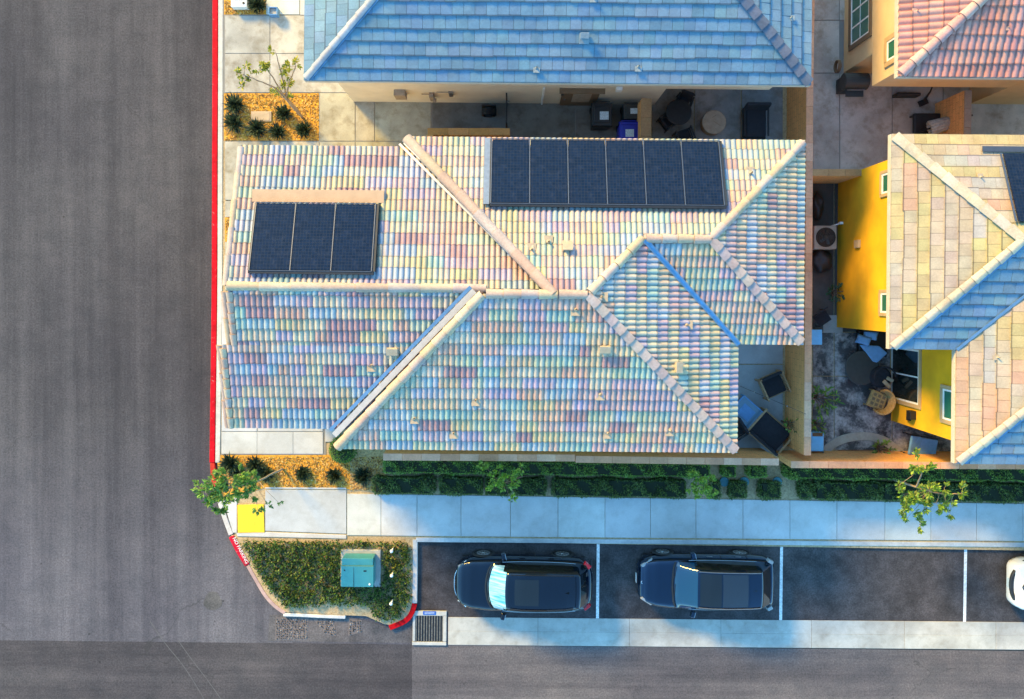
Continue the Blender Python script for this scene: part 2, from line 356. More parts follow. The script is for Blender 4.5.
def tile_mb(mb, polys, eave_pt, dn, he, t, style, palette, w, rl, seed, run=(2, 6), lift=.0):
    """roof tiles over convex plan polygons; dn = downslope direction in plan"""
    rnd = random.Random(seed)
    al = (-dn[1], dn[0]); ct = 1 / math.sqrt(1 + t * t)
    polys = [ccw([tuple(p) for p in q]) for q in polys]
    allp = [p for q in polys for p in q]
    ua = [(p[0] - eave_pt[0]) * al[0] + (p[1] - eave_pt[1]) * al[1] for p in allp]
    va = [-((p[0] - eave_pt[0]) * dn[0] + (p[1] - eave_pt[1]) * dn[1]) for p in allp]
    n_v = Vector((dn[0] * t, dn[1] * t, 1)).normalized()
    def W(u, v, n):      # v measured in plan
        x = eave_pt[0] + al[0] * u - dn[0] * v; y = eave_pt[1] + al[1] * u - dn[1] * v
        return Vector((x, y, he + t * v + lift)) + n_v * n
    rp = rl * ct
    for j in range(int(min(va) / rp) - 2, int(max(va) / rp) + 2):
        left = 0; col = None; jv = 0
        off = (j % 2) * w * .5 + rnd.uniform(-.04, .04) if style == 'flat' else 0
        wav = 0
        for i in range(int(min(ua) / w) - 3, int(max(ua) / w) + 3):
            if left <= 0:
                left = rnd.randint(*run); col = palette[rnd.randrange(len(palette))]; jv = rnd.uniform(-.012, .012)
            left -= 1
            u0 = i * w + off; v0 = j * rp
            c = W(u0 + w / 2, v0 + rp / 2, 0)
            ok = [q for q in polys if inside_any(q, c.x, c.y, max(w, rp) * 1.2)]
            if not ok: continue
            cc = tuple(max(0, min(1, x * rnd.uniform(.95, 1.05))) for x in col)
            cj = rnd.uniform(.93, 1.07); cc = tuple(min(1, x * cj) for x in cc)
            jt = rnd.uniform(-.004, .004); vj = jv + rnd.uniform(-.005, .005)
            wav = .92 * wav + rnd.uniform(-.004, .004); vj += wav
            if style == 'bar':
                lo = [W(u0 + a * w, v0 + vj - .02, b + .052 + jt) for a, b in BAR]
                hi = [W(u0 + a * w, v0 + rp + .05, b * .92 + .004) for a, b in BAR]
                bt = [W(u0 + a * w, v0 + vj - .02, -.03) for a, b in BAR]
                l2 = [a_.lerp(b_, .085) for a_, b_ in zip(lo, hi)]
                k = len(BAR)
                mb.add(lo + l2 + bt, [(q, q + 1, k + q + 1, k + q) for q in range(k - 1)] + [(2 * k + q, 2 * k + q + 1, q + 1, q) for q in range(k - 1)], tuple(x * g_ for x, g_ in zip(cc, LIP_SHADE)))
                vs = l2 + hi; fs = [(q, q + 1, k + q + 1, k + q) for q in range(k - 1)]
            else:
                g = .004; tl = rnd.uniform(-.004, .006)
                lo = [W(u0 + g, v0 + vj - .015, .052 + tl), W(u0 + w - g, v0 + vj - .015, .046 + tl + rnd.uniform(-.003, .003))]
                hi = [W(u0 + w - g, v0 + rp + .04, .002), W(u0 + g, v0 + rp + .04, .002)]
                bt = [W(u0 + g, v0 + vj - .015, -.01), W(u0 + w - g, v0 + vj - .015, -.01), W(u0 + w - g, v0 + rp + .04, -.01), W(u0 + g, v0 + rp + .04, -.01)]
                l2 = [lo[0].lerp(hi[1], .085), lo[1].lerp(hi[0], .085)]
                mb.add(lo + l2, [(0, 1, 3, 2)], tuple(x * g_ for x, g_ in zip(cc, LIP_SHADE_F)))
                vs = l2 + hi + bt + lo; fs = [(0, 1, 2, 3), (4, 5, 9, 8), (5, 6, 2, 1), (7, 4, 0, 3)]
            mb.add(vs, fs, cc)
def clip(me, poly):
    bm = bmesh.new(); bm.from_mesh(me); poly = ccw([tuple(p) for p in poly])
    for i in range(len(poly)):
        x0, y0 = poly[i]; x1, y1 = poly[(i + 1) % len(poly)]
        nn = Vector((y1 - y0, -(x1 - x0), 0))
        if nn.length < 1e-6: continue
        bmesh.ops.bisect_plane(bm, geom=bm.verts[:] + bm.edges[:] + bm.faces[:], plane_co=(x0, y0, 0), plane_no=nn.normalized(), clear_outer=True, dist=1e-5)
    bm.to_mesh(me); bm.free(); return me
def make_roof(name, faces, mats, parent, c, style, w, rl, seed):
    """faces: list of (polys, eave_pt, dn, he, t, palette)"""
    allb = bmesh.new()
    for k, (polys, ep, dn, he, t, pal) in enumerate(faces):
        over = [(p, ) for p in polys]
        for q in polys:
            mb = MB(); tile_mb(mb, [q], ep, dn, he, t, style, pal, w, rl, seed + k)
            if not mb.f: continue
            me = mb.mesh('tmp'); clip(me, q); allb.from_mesh(me); bpy.data.meshes.remove(me)
    me = bpy.data.meshes.new(name); allb.to_mesh(me); allb.free()
    me.transform(Matrix.Translation((-c[0], -c[1], 0)))
    o = link(me, name, mats, parent, fixn=False, smooth=(style == 'bar'))
    if style == 'bar': me.set_sharp_from_angle(angle=math.radians(50))
    d = MB()
    for polys, ep, dn, he, t, pal in faces:
        f = plane(ep, dn, he, t)
        for q in polys: d.slopeprism([(x, y, f(x, y) - .035) for x, y in q], .16)
    d.build('fascia', M['fascia'], o, (c[0], c[1], 0))
    return o
def caps(name, p0, p1, parent, c, mat, cols, r=.12, seg=.36, lift=.05, flat=False, seed=1, start=.12):
    rnd = random.Random(seed); p0 = Vector(p0); p1 = Vector(p1); d = p1 - p0; L = d.length; d.normalize(); p0 = p0 + d * start; L -= start
    side = d.cross(Vector((0, 0, 1))).normalized(); up = side.cross(d)
    if up.z < 0: up = -up
    mb = MB(); n = max(1, round(L / seg)); k = 9
    for i in range(n):
        a = p0 + d * (L * i / n - .03); b = p0 + d * (L * (i + 1) / n)
        cc = jit(cols[rnd.randrange(len(cols))], .08); vs = []
        jj = rnd.uniform(-.006, .006)
        for q, rr, lf in ((a, r * 1.08, .03), (b, r * .92, 0)):
            for m in range(k):
                an = math.pi * m / (k - 1)
                if flat:
                    x = -1 + 2 * m / (k - 1); vs.append(q + side * x * rr * 1.05 + up * ((1 - abs(x) ** 1.5) * rr * .4 + lift + lf + jj))
                else:
                    vs.append(q + side * (math.cos(an) * rr + jj) + up * (math.sin(an) * rr * .9 + lift - .06 + lf))
        fs = [(m, m + 1, k + m + 1, k + m) for m in range(k - 1)]
        base = len(vs); vs += [v - up * .05 for v in vs[:k]]
        fs += [(base + m, base + m + 1, m + 1, m) for m in range(k - 1)] + [tuple(range(k))]
        mb.add(vs, fs, cc)
    o = mb.build(name, mat, parent, (c[0], c[1], 0), smooth=True, fixn=True, auto=45); return o
def strip3(mb, p0, p1, w, up=.0, side=0.0, t=.02):
    p0 = Vector(p0); p1 = Vector(p1); d = (p1 - p0).normalized(); s = d.cross(Vector((0, 0, 1))).normalized(); u = s.cross(d)
    if u.z < 0: u = -u
    a = [p0 + s * (side - w / 2) + u * up, p1 + s * (side - w / 2) + u * up, p1 + s * (side + w / 2) + u * up, p0 + s * (side + w / 2) + u * up]
    mb.add(a + [x - u * t for x in a], [(0, 1, 2, 3), (7, 6, 5, 4), (0, 4, 5, 1), (1, 5, 6, 2), (2, 6, 7, 3), (3, 7, 4, 0)])
def house(name, label, c):
    x, y = R2(*c); return thing(name, label, 'house', (x, y, 0), ROT)
def window(parent, c, axis, sgn, at, along, z0, z1, w, trim, gl, mun=(0, 0), name='window', tw=.1):
    """window on a wall plane: axis 'x' means the wall faces +-x at x=at"""
    def bx(mb, a0, a1, zz0, zz1, d0, d1):
        if axis == 'x': mb.box((at + sgn * (d0 + d1) / 2, (a0 + a1) / 2, (zz0 + zz1) / 2), (abs(d1 - d0), a1 - a0, zz1 - zz0))
        else: mb.box(((a0 + a1) / 2, at + sgn * (d0 + d1) / 2, (zz0 + zz1) / 2), (a1 - a0, abs(d1 - d0), zz1 - zz0))
    a0, a1 = along - w / 2, along + w / 2
    m = MB()
    bx(m, a0 - tw, a0, z0 - tw, z1 + tw, 0, .05); bx(m, a1, a1 + tw, z0 - tw, z1 + tw, 0, .05)
    bx(m, a0, a1, z1, z1 + tw, 0, .05); bx(m, a0, a1, z0 - tw, z0, 0, .06)
    o = m.build(name, trim, parent, (c[0], c[1], 0), bevel=.006)
    m = MB(); f = .06
    bx(m, a0, a0 + f, z0, z1, 0, .035); bx(m, a1 - f, a1, z0, z1, 0, .035); bx(m, a0 + f, a1 - f, z1 - f, z1, 0, .035); bx(m, a0 + f, a1 - f, z0, z0 + f, 0, .035)
    for k in range(mun[0]):
        q = a0 + (a1 - a0) * (k + 1) / (mun[0] + 1); bx(m, q - .025, q + .025, z0 + f, z1 - f, 0, .03)
    for k in range(mun[1]):
        q = z0 + (z1 - z0) * (k + 1) / (mun[1] + 1); bx(m, a0 + f, a1 - f, q - .012, q + .012, 0, .028)
    m.build('frame', M['white'], o, (0, 0, 0) if False else (c[0], c[1], 0), bevel=.004)
    m = MB(); bx(m, a0 + f * .5, a1 - f * .5, z0 + f * .5, z1 - f * .5, 0, .015)
    m.build('pane', gl, o, (c[0], c[1], 0)); return o
# ------------------------------------------------------------------ ground, roads, pavements
def sheet(name, poly, z, mat, col=(1, 1, 1), thick=0):
    mb = MB()
    if thick: mb.prism(poly, z - thick, z, col)
    else: mb.add([(p[0], p[1], z) for p in poly], [tuple(range(len(poly)))], col)
    return struct(mb.build(name, mat, fixn=bool(thick)) if thick else up(mb.build(name, mat, fixn=False)))
def up(o):
    for p in o.data.polygons:
        if p.normal.z < 0: p.flip()
    return o
def pp(l, h=0): return [P(x, y, h) for x, y in l]
G = plain('dry_ground', (.2, .18, .15), .95, 0, .2, .3)
sheet('ground', [(-500, -500), (500, -500), (500, 500), (-500, 500)], -.06, G)
sheet('road', pp([(-700, -700), (560, -700), (560, 300), (560, 645.5), (413, 644.5), (-700, 633)]), 0, M['road'])
sheet('road', pp([(-700, 633), (412, 644.5), (412, 1300), (-700, 1300)]), 0, M['road2'])
sheet('road', pp([(412, 644.5), (1700, 658), (1700, 1300), (412, 1300)]), 0, M['road3'])
sheet('parking_lane', pp([(416, 537), (1700, 557), (1700, 640), (446, 620), (416, 620)]), .008, M['lane'])
# soil terrace under the lot with the kerb line as its edge
KL = [(217, -500), (216.5, 0), (216, 170), (215.5, 300), (214, 420), (213.5, 462), (216, 485), (222, 508), (231, 535)]
sheet('ground', pp([(a + 4, b) for a, b in KL] + [(416, 541), (1700, 561), (1700, -500)], .1), .1, M['soil'], thick=.14)
ISL = [(231, 535), (240, 551), (250, 569), (262, 590), (274, 604), (286, 612), (340, 615), (366, 616), (384, 624), (396, 626), (406, 620), (413, 606), (414, 541)]
sheet('ground', pp(ISL, .1), .102, M['soil'], thick=.14)

def base(poly, z=.112):
    sheet('paving_bed', pp(poly, z), z, plain('paving_bed_grey', (.24, .23, .21), .95, 0, .1, 3))
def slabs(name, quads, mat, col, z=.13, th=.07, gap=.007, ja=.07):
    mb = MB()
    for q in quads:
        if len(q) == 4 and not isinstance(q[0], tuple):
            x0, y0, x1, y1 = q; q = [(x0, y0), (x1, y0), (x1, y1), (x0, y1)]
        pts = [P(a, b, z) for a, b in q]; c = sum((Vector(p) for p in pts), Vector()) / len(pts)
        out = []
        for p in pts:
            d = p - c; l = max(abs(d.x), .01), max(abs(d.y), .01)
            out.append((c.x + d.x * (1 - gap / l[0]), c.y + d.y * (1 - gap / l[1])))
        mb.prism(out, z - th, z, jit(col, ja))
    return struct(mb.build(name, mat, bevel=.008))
CW = (.55, .56, .55)
xs = [347, 381, 417, 461, 510.5, 558, 605, 650.5, 696, 743, 790, 837, 885, 931, 976.6, 1023, 1070, 1117, 1164, 1211]
yt = lambda x: 493.5 + (x - 347) * .0150
yb = lambda x: 535.5 + (x - 347) * .0085
q = []
for a, b in zip(xs[:-1], xs[1:]):
    q.append([(a, yt(a)), (b, yt(b)), (b, yb(b)), (a, yb(a))])
slabs('sidewalk', q, M['conc'], CW, ja=.05)
slabs('sidewalk', [[(265, 489.5), (346.5, 490), (346.5, 534), (265, 531)]], M['conc'], (.46, .49, .49), z=.127)
slabs('sidewalk', [[(265, 532), (346.5, 535), (346.5, 539), (237, 536.5), (236, 533)], [(265, 487), (346.5, 487.5), (346.5, 489.6), (265, 489)]], M['conc'], (.56, .55, .52), z=.132)
slabs('sidewalk', [[(222, 497), (237, 497), (237, 533), (233, 533)]], M['conc'], (.6, .58, .55), z=.128)
# kerb between pavement and parking lane
def kerb(path, w, h, col, mat, name='kerb', z0=-.04, seg=.0):
    mb = MB(); pts = [Vector((p[0], p[1], 0)) for p in path]; n = len(pts); L = []; Rr = []
    for i, p in enumerate(pts):
        d = (pts[min(i + 1, n - 1)] - pts[max(i - 1, 0)]).normalized(); s = Vector((-d.y, d.x, 0))
        L.append(p + s * w / 2); Rr.append(p - s * w / 2)
    vs = [(p.x, p.y, z) for p, z in [(p, z0) for p in L] + [(p, h) for p in L] + [(p, h) for p in Rr] + [(p, z0) for p in Rr]]
    for i in range(n - 1):
        cc = jit(col, .05)
        mb.add([vs[i], vs[i + 1], vs[n + i], vs[n + i + 1], vs[2 * n + i], vs[2 * n + i + 1], vs[3 * n + i], vs[3 * n + i + 1]],
               [(0, 1, 3, 2), (2, 3, 5, 4), (4, 5, 7, 6)] + ([(0, 2, 4, 6)] if i == 0 else []) + ([(1, 7, 5, 3)] if i == n - 2 else []), cc)
    o = mb.build(name, mat, fixn=False); bm = bmesh.new(); bm.from_mesh(o.data); bmesh.ops.remove_doubles(bm, verts=bm.verts[:], dist=.002)
    bmesh.ops.recalc_face_normals(bm, faces=bm.faces[:]); bm.to_mesh(o.data); bm.free()
    b = o.modifiers.new('Bevel', 'BEVEL'); b.width = .018; b.segments = 2; b.limit_method = 'ANGLE'; return struct(o)
def fine(path, n):
    pts = [Vector((a, b, 0)) for a, b in path]; out = []
    for i in range(len(pts) - 1):
        p0 = pts[max(i - 1, 0)]; p1 = pts[i]; p2 = pts[i + 1]; p3 = pts[min(i + 2, len(pts) - 1)]
        for k in range(n):
            t = k / n
            out.append(.5 * ((2 * p1) + (p2 - p0) * t + (2 * p0 - 5 * p1 + 4 * p2 - p3) * t * t + (3 * p1 - p0 - 3 * p2 + p3) * t ** 3))
    out.append(pts[-1]); return out
kerb(pp([(a, b) for a, b in [(x, yb(x) + 2.6) for x in (416.5, 460, 510, 605, 700, 800, 900, 1000, 1100, 1211)]]), .16, .135, CW, M['kerb'])
kerb(pp([(415.5, 538.5), (415.5, 570), (415, 602)]), .17, .135, CW, M['kerb'])
kerb([P(v.x, v.y) for v in fine([(415, 602.5), (412, 612), (405, 620), (390, 626.5)], 5)], .18, .14, (.62, .006, .012), M['red'])
KR = fine([(a, b) for a, b in KL[:6]], 6)
kerb([P(v.x, v.y) for v in KR], .19, .137, (.72, .008, .02), M['red'])
kerb([P(v.x + 5.4, v.y) for v in KR], .17, .128, (.60, .58, .52), M['kerb'])
kerb([P(v.x, v.y) for v in fine([(213.5, 462.5), (215, 480), (219, 494)], 4)], .17, .12, (.66, .05, .03), M['red'])
kerb([P(v.x, v.y) for v in fine([(219.5, 495), (224, 512), (232, 534)], 4)], .17, .11, (.58, .54, .5), M['kerb'])
KT = fine([(232.5, 535.5), (240, 550), (248.5, 564)], 6)
kerb([P(v.x, v.y) for v in KT], .2, .137, (.60, .015, .04), M['red'])
kerb([P(v.x, v.y) for v in fine([(248.8, 564.5), (257, 579), (266, 594), (276, 605), (286, 612)], 5)], .13, .12, (.50, .33, .29), M['kerb'])
kerb([P(v.x, v.y) for v in fine([(284, 613.5), (300, 614), (320, 615), (346, 616)], 3)], .12, .12, (.62, .62, .60), M['kerb'])
# NO PARKING stencil on the red kerb
def text_mesh(body, size, ext=.0):
    cu = bpy.data.curves.new('t', 'FONT'); cu.body = body; cu.size = size; cu.align_x = 'CENTER'; cu.align_y = 'CENTER'; cu.extrude = ext
    o = bpy.data.objects.new('t', cu); COL.objects.link(o)
    dg = bpy.context.evaluated_depsgraph_get(); me = bpy.data.meshes.new_from_object(o.evaluated_get(dg))
    bpy.data.objects.remove(o); bpy.data.curves.remove(cu); return me
me = text_mesh('NO PARKING', .17)
a = P(235.5, 541, .14); b = P(245.5, 560, .14); an = math.atan2(b.y - a.y, b.x - a.x)
o = link(me, 'kerb_lettering', M['white'], None, fixn=False); o.location = (a + b) / 2 + Vector((0, 0, .004)); o.rotation_euler = (0, 0, an)
struct(o)
# gutter slabs
gx = [448, 538, 629.5, 721, 811.6, 904.5, 996, 1087, 1178]
gq = []
for a, b in zip(gx[:-1], gx[1:]):
    g0 = lambda x: 617 + (x - 447) * .009; g1 = lambda x: 645 + (x - 447) * .0085
    gq.append([(a, g0(a)), (b, g0(b)), (b, g1(b) - 14), (a, g1(a) - 14)])
    gq.append([(a, g1(a) - 14.2), (b, g1(b) - 14.2), (b, g1(b)), (a, g1(a))])
slabs('gutter', gq, concrete('concrete_gutter', amount=.4, dark=.3), (.50, .49, .45), z=.02, th=.05, gap=.004, ja=.03)
# parking bay lines
def line(name, pts, w, z, mat):
    a, b = pp(pts); d = (b - a).normalized(); s = Vector((-d.y, d.x, 0)) * w / 2
    return sheet(name, [a + s, b + s, b - s, a - s], z, mat)
for x0, x1 in ((598.2, 597.4), (781.5, 780.5), (965.5, 964.3)):
    yy = yb(x0) + 5.5
    line('parking_line', [(x0, yy), (x1, 618.5 + (x0 - 447) * .009)], .105, .013, M['linep'])
# tyre marks and scuffs on the junction
for pts in ([(150, 621), (165, 643), (185, 668), (204, 699), (214, 720)], [(178, 640), (190, 657), (206, 678), (221, 699), (231, 716)]):
    f = fine(pts, 5); mb = MB(); L = [P(v.x, v.y) for v in f]
    for i in range(len(L) - 1):
        d = (L[i + 1] - L[i]).normalized(); s = Vector((-d.y, d.x, 0)) * .012
        mb.add([L[i] + s, L[i + 1] + s, L[i + 1] - s, L[i] - s], [(0, 1, 2, 3)])
    for k, v in enumerate(mb.v): mb.v[k] = (v[0], v[1], .005)
    o = struct(up(mb.build('scratch_mark', plain('scuffed_asphalt', (.10, .098, .1), .9), fixn=False)))
# round patch on the road, cobbled strips near the corner
ring = [P(213 + 9 * math.cos(a) * (1 + .15 * math.sin(3 * a)), 601 + 9.5 * math.sin(a)) for a in [k * math.pi / 10 for k in range(20)]]
sheet('road_patch', ring, .004, asphalt('asphalt_patch', (.092, .09, .09), None, .3, False))
def cobbles(poly, name='cobble_strip', sz=.055):
    mb = MB(); pts = pp(poly); xs_ = [p.x for p in pts]; ys_ = [p.y for p in pts]; cp = ccw([(p.x, p.y) for p in pts]); rnd = random.Random(len(poly) + int(poly[0][0]))
    y = min(ys_)
    mb.prism(cp, -.03, .012, (.17, .145, .14))
    while y < max(ys_):
        x = min(xs_)
        while x < max(xs_):
            cx, cy = x + rnd.uniform(-.02, .02), y + rnd.uniform(-.02, .02)
            if inside_any(cp, cx, cy, -.03) and rnd.random() < .93:
                k = rnd.uniform(.02, .11) if rnd.random() < .75 else rnd.uniform(.2, .35)
                r = sz * rnd.uniform(.30, .46)
                mb.lathe([(r, .01), (r * .9, .03), (r * .5, .038)], (cx, cy, 0), 6, (k, k * .95, k * .93))
            x += sz * 1.35
        y += sz * 1.35
    return struct(mb.build(name, M['cap'], smooth=False))
cobbles([(276, 617), (309, 617), (307, 640), (275, 640)])
cobbles([(312, 617), (334, 617), (336, 636), (325, 634)])
cobbles([(348, 619), (362, 620), (362, 632), (348, 636)], sz=.065)
sheet('road_patch', pp([(270, 615), (352, 617), (398, 630), (413, 624), (413, 643), (268, 641)]), .006, asphalt('concrete_apron', (.105, .10, .105), None, .35, False))

# concrete flatwork round the houses
slabs('driveway', [(225, 15.5, 269.8, 53.3), (270.2, 15.5, 350, 53.3), (225, 53.7, 269.8, 92.5), (270.2, 53.7, 350, 92.5)], M['concs'], (.46, .44, .40), gap=.003)
slabs('driveway', [(300, -60, 420, 15), (266, -60, 299.5, 14.5)], M['conc'], (.56, .55, .52))
slabs('walkway', [(319.5, 93, 355, 141), (355.6, 93, 374.5, 141), (375, 93, 431, 141), (319.5, 141.5, 355, 200), (355.6, 141.5, 431, 200), (225, 141.5, 269.5, 200), (270.5, 141.5, 319, 200), (225, 201, 269.5, 217), (231, 217.5, 269.5, 290), (225, 242, 230.5, 290)], M['concs'], (.45, .43, .35), gap=.004)
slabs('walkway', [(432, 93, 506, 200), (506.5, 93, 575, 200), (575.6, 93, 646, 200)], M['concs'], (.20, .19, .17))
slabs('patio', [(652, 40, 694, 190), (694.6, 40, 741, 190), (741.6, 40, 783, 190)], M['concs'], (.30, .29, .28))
slabs('patio', [(680, 335, 783, 364), (680, 364.6, 783, 452)], M['conc'], (.36, .37, .39))
slabs('patio', [(813, -60, 839.5, 20), (813, 20.6, 839.5, 73), (840, -60, 892, 20), (840, 73.5, 892, 172), (813, 73.5, 839.5, 172), (892.5, 60, 943, 172), (943.5, 60, 1100, 172)], M['concs'], (.54, .50, .45))
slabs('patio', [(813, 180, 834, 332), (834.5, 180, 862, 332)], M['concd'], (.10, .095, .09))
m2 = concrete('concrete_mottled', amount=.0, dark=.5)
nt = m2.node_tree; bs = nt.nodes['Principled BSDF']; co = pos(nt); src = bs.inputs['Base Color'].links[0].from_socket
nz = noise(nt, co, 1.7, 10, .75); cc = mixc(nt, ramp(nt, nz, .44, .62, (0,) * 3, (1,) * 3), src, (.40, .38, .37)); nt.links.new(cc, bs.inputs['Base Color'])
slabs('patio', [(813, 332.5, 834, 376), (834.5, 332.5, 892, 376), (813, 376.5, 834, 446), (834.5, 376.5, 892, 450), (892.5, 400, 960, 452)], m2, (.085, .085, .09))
slabs('patio', [(823, 315, 843, 333)], M['conc'], (.36, .36, .36), z=.14)
# driveway front left under the left block
slabs('driveway', [(221.5, 432, 257, 454), (257.1, 432, 293, 454), (293.2, 432, 323, 454)], M['conc'], (.50, .50, .49), ja=.03, gap=.002)
slabs('driveway', [(221.5, 300, 257, 431.5), (257.5, 300, 323, 431.5), (325, 400, 340, 442)], M['conc'], (.50, .50, .49))
base([(221, 425), (326, 425), (326, 455), (221, 455)]); base([(222, -60), (352, -60), (352, 93), (222, 93)]); base([(319, 93), (650, 93), (650, 200), (225, 200), (225, 141), (319, 141)]); base([(812, -60), (1100, -60), (1100, 172), (812, 172)])
# planting beds
sheet('planting_bed', pp([(224, -60), (265, -60), (265, 0), (267, 14.5), (224, 14.5)], .115), .118, M['mulch'], thick=.05)
sheet('planting_bed', pp([(224, 93.3), (318.7, 93.3), (318.7, 140.5), (224, 140.5)], .115), .118, M['mulch'], thick=.05)
sheet('planting_bed', pp([(225, 217.5), (230.5, 217.5), (230.5, 241.5), (225, 241.5)], .115), .118, M['mulch'], thick=.05)
sheet('planting_bed', pp([(216.5, 455), (350, 455), (350, 489), (264, 488), (237, 496), (221, 496)], .115), .118, M['mulch'], thick=.05)
sheet('planting_bed', pp([(350, 448), (386, 448), (386, 493), (350, 489)], .115), .119, mulch('shade_toned_mulch', (.46, .30, .12), (.56, .42, .2)), thick=.05)  # house shade over this end of the bed painted as duller mulch
sheet('planting_bed', pp([(834, 452), (850, 446), (870, 443), (890, 449), (898, 457), (834, 457)], .12), .128, M['dsoil'], thick=.05)
# curved concrete edging of the yellow house's bed
kerb([P(v.x, v.y) for v in fine([(822, 451), (832, 443), (845, 437.5), (862, 435.5), (880, 439), (892, 447), (902, 455)], 5)], .3, .17, (.42, .38, .32), M['kerb'], z0=.05)

# wood chips lying on the beds: uncountable
def chips(regions, n, name, cols, z=.125):
    mb = MB(); rnd = random.Random(5)
    for x0, y0, x1, y1, k in regions:
        for i in range(int(n * k)):
            p = P(rnd.uniform(x0, x1), rnd.uniform(y0, y1), z); c = jit(cols[rnd.randrange(len(cols))], .2)
            mb.box((p.x, p.y, z + rnd.uniform(-.003, .012)), (rnd.uniform(.03, .09), rnd.uniform(.012, .03), .01), rnd.uniform(0, 3.14), c, 0, rnd.uniform(-.4, .4), rnd.uniform(-.3, .3))
    o = mb.build(name, M['cap'], fixn=False); o['kind'] = 'stuff'; return o
chips([(225, 94, 318, 140, 1.0), (225, 0, 264, 14, .2), (222, 457, 349, 487, 1.0), (350, 457, 384, 490, .3), (226, 218, 230, 241, .04)], 2200, 'wood_chips', [(.60, .30, .05), (.70, .42, .10), (.40, .2, .05), (.75, .5, .16), (.2, .1, .03)])

# ------------------------------------------------------------------ MAIN HOUSE
PAL = [(0.534, 0.423, 0.286), (0.536, 0.354, 0.268), (0.418, 0.444, 0.33), (0.365, 0.418, 0.453), (0.437, 0.358, 0.419), (0.535, 0.438, 0.266), (0.404, 0.25, 0.246), (0.541, 0.46, 0.368), (0.356, 0.449, 0.387), (0.515, 0.383, 0.315), (0.426, 0.417, 0.447), (0.544, 0.432, 0.303), (0.505, 0.353, 0.343), (0.533, 0.461, 0.34), (0.458, 0.343, 0.378), (0.376, 0.423, 0.424)]
CAPC = [(.54, .40, .26), (.52, .36, .27), (.56, .43, .31), (.48, .38, .33)]
T = .355; TL = .29; HE = 4.8
c0 = (-1.0, .0)
mh = house('house', 'house with a pastel multi-coloured barrel tile roof and two solar arrays, in the middle', c0)
fN = plane((0, 4.65), (0, 1), HE, T); fS = plane((0, -4.59), (0, -1), HE, T); fE = plane((6.69, 0), (1, 0), HE, T)
fS2 = plane((0, -1.39), (0, -1), HE, T); fE2 = plane((8.61, 0), (1, 0), HE, T)
fLN = plane((0, 4.35), (0, 1), HE, TL); fLS = plane((0, -4.0), (0, -1), HE, TL)
RM = (2.07, .03); NW = (-3.2, 4.65); NWe = (1.15, .03); SW = (-5.18, -4.59); SWe = (-.8, .03); V = (3.67, 1.63); RU = (5.59, 1.63)
faces = [
 ([[NW, (3.67, 4.65), V, RM, NWe], [(3.67, 4.65), (8.61, 4.65), RU, V]], (0, 4.65), (0, 1), HE, T, PAL),
 ([[SW, (6.69, -4.59), RM, SWe]], (0, -4.59), (0, -1), HE, T, PAL),
 ([[(6.69, -4.59), (6.69, -1.39), V, RM]], (6.69, 0), (1, 0), HE, T, PAL),
 ([[V, RU, (8.61, -1.39), (6.69, -1.39)]], (0, -1.39), (0, -1), HE, T, PAL),
 ([[(8.61, -1.39), (8.61, 4.65), RU]], (8.61, 0), (1, 0), HE, T, PAL),
 ([[(-8.03, 4.35), (-3.0, 4.35), (.95, .175), (-8.03, .175)]], (0, 4.35), (0, 1), HE, TL, PAL),
 ([[(-8.08, .175), (-.70, .175), (-3.1, -2.2), (-8.08, -1.5), (-8.08, -1.49)], [(-8.55, -1.5), (-8.08, -1.5), (-3.1, -2.2), (-4.8, -4.0), (-8.55, -4.0)]], (0, -4.0), (0, -1), HE, TL, PAL),
]
faces[6][0][0] = [(-7.95, .175), (-.70, .175), (-2.38, -1.5), (-7.95, -1.5)]
faces[6][0][1] = [(-8.28, -1.5), (-2.38, -1.5), (-4.85, -4.0), (-8.28, -4.0)]
mr = make_roof('roof', faces, M['tile'], mh, c0, 'bar', .160, .345, 11)
def z3(p, f, d=0): return (p[0], p[1], f(*p) + d)
cp_ = lambda a, b, r=.125, seed=1, seg=.36, flat=False: caps('ridge_cap', a, b, mr, c0, M['cap'], CAPC, r, seg, .07, flat, seed)
cp_(z3((-8.05, .175), fLN), z3((-.72, .175), fLN), .13, 2, .9)
cp_(z3(SWe, fS), z3((1.25, .03), fS), .13, 3, .5); cp_(z3((1.2, .03), fS), z3(RM, fS), .13, 4, .5)
cp_(z3(NW, fN, .02), z3(NWe, fN, .02), .15, 5, .8)
cp_(z3((SW[0] + .02, SW[1]), fS), z3(SWe, fS), .14, 6, .5)
cp_(z3(RM, fN), z3(V, fN), .13, 7, .5); cp_(z3(V, fN), z3(RU, fN), .13, 8, .45)
cp_(z3((8.58, 4.62), fN), z3(RU, fN), .13, 9, .5)
CAPC = [(.50, .37, .32), (.46, .35, .33), (.52, .40, .34)]
cp_(z3((8.58, -1.36), fS2), z3(RU, fS2), .125, 10, .36, True); cp_(z3((6.68, -4.57), fS), z3(RM, fS), .125, 11, .36, True); CAPC = [(.54, .40, .26), (.52, .36, .27), (.56, .43, .31), (.48, .38, .33)]
# rake tiles on the left gable edges
cp_(z3((-8.03, 4.35), fLN), z3((-8.03, .175), fLN), .10, 12, .9); cp_(z3((-7.93, .12), fLS), z3((-7.93, -1.5), fLS), .10, 13, .33)
cp_(z3((-8.1, .12), fLS, -.08), z3((-8.1, -1.5), fLS, -.08), .10, 15, .8)
cp_(z3((-8.26, -1.5), fLS), z3((-8.26, -4.0), fLS), .10, 14, .33)
cp_(z3((-8.38, -1.42), fLS, -.08), z3((-8.38, -4.0), fLS, -.08), .10, 18, .8)
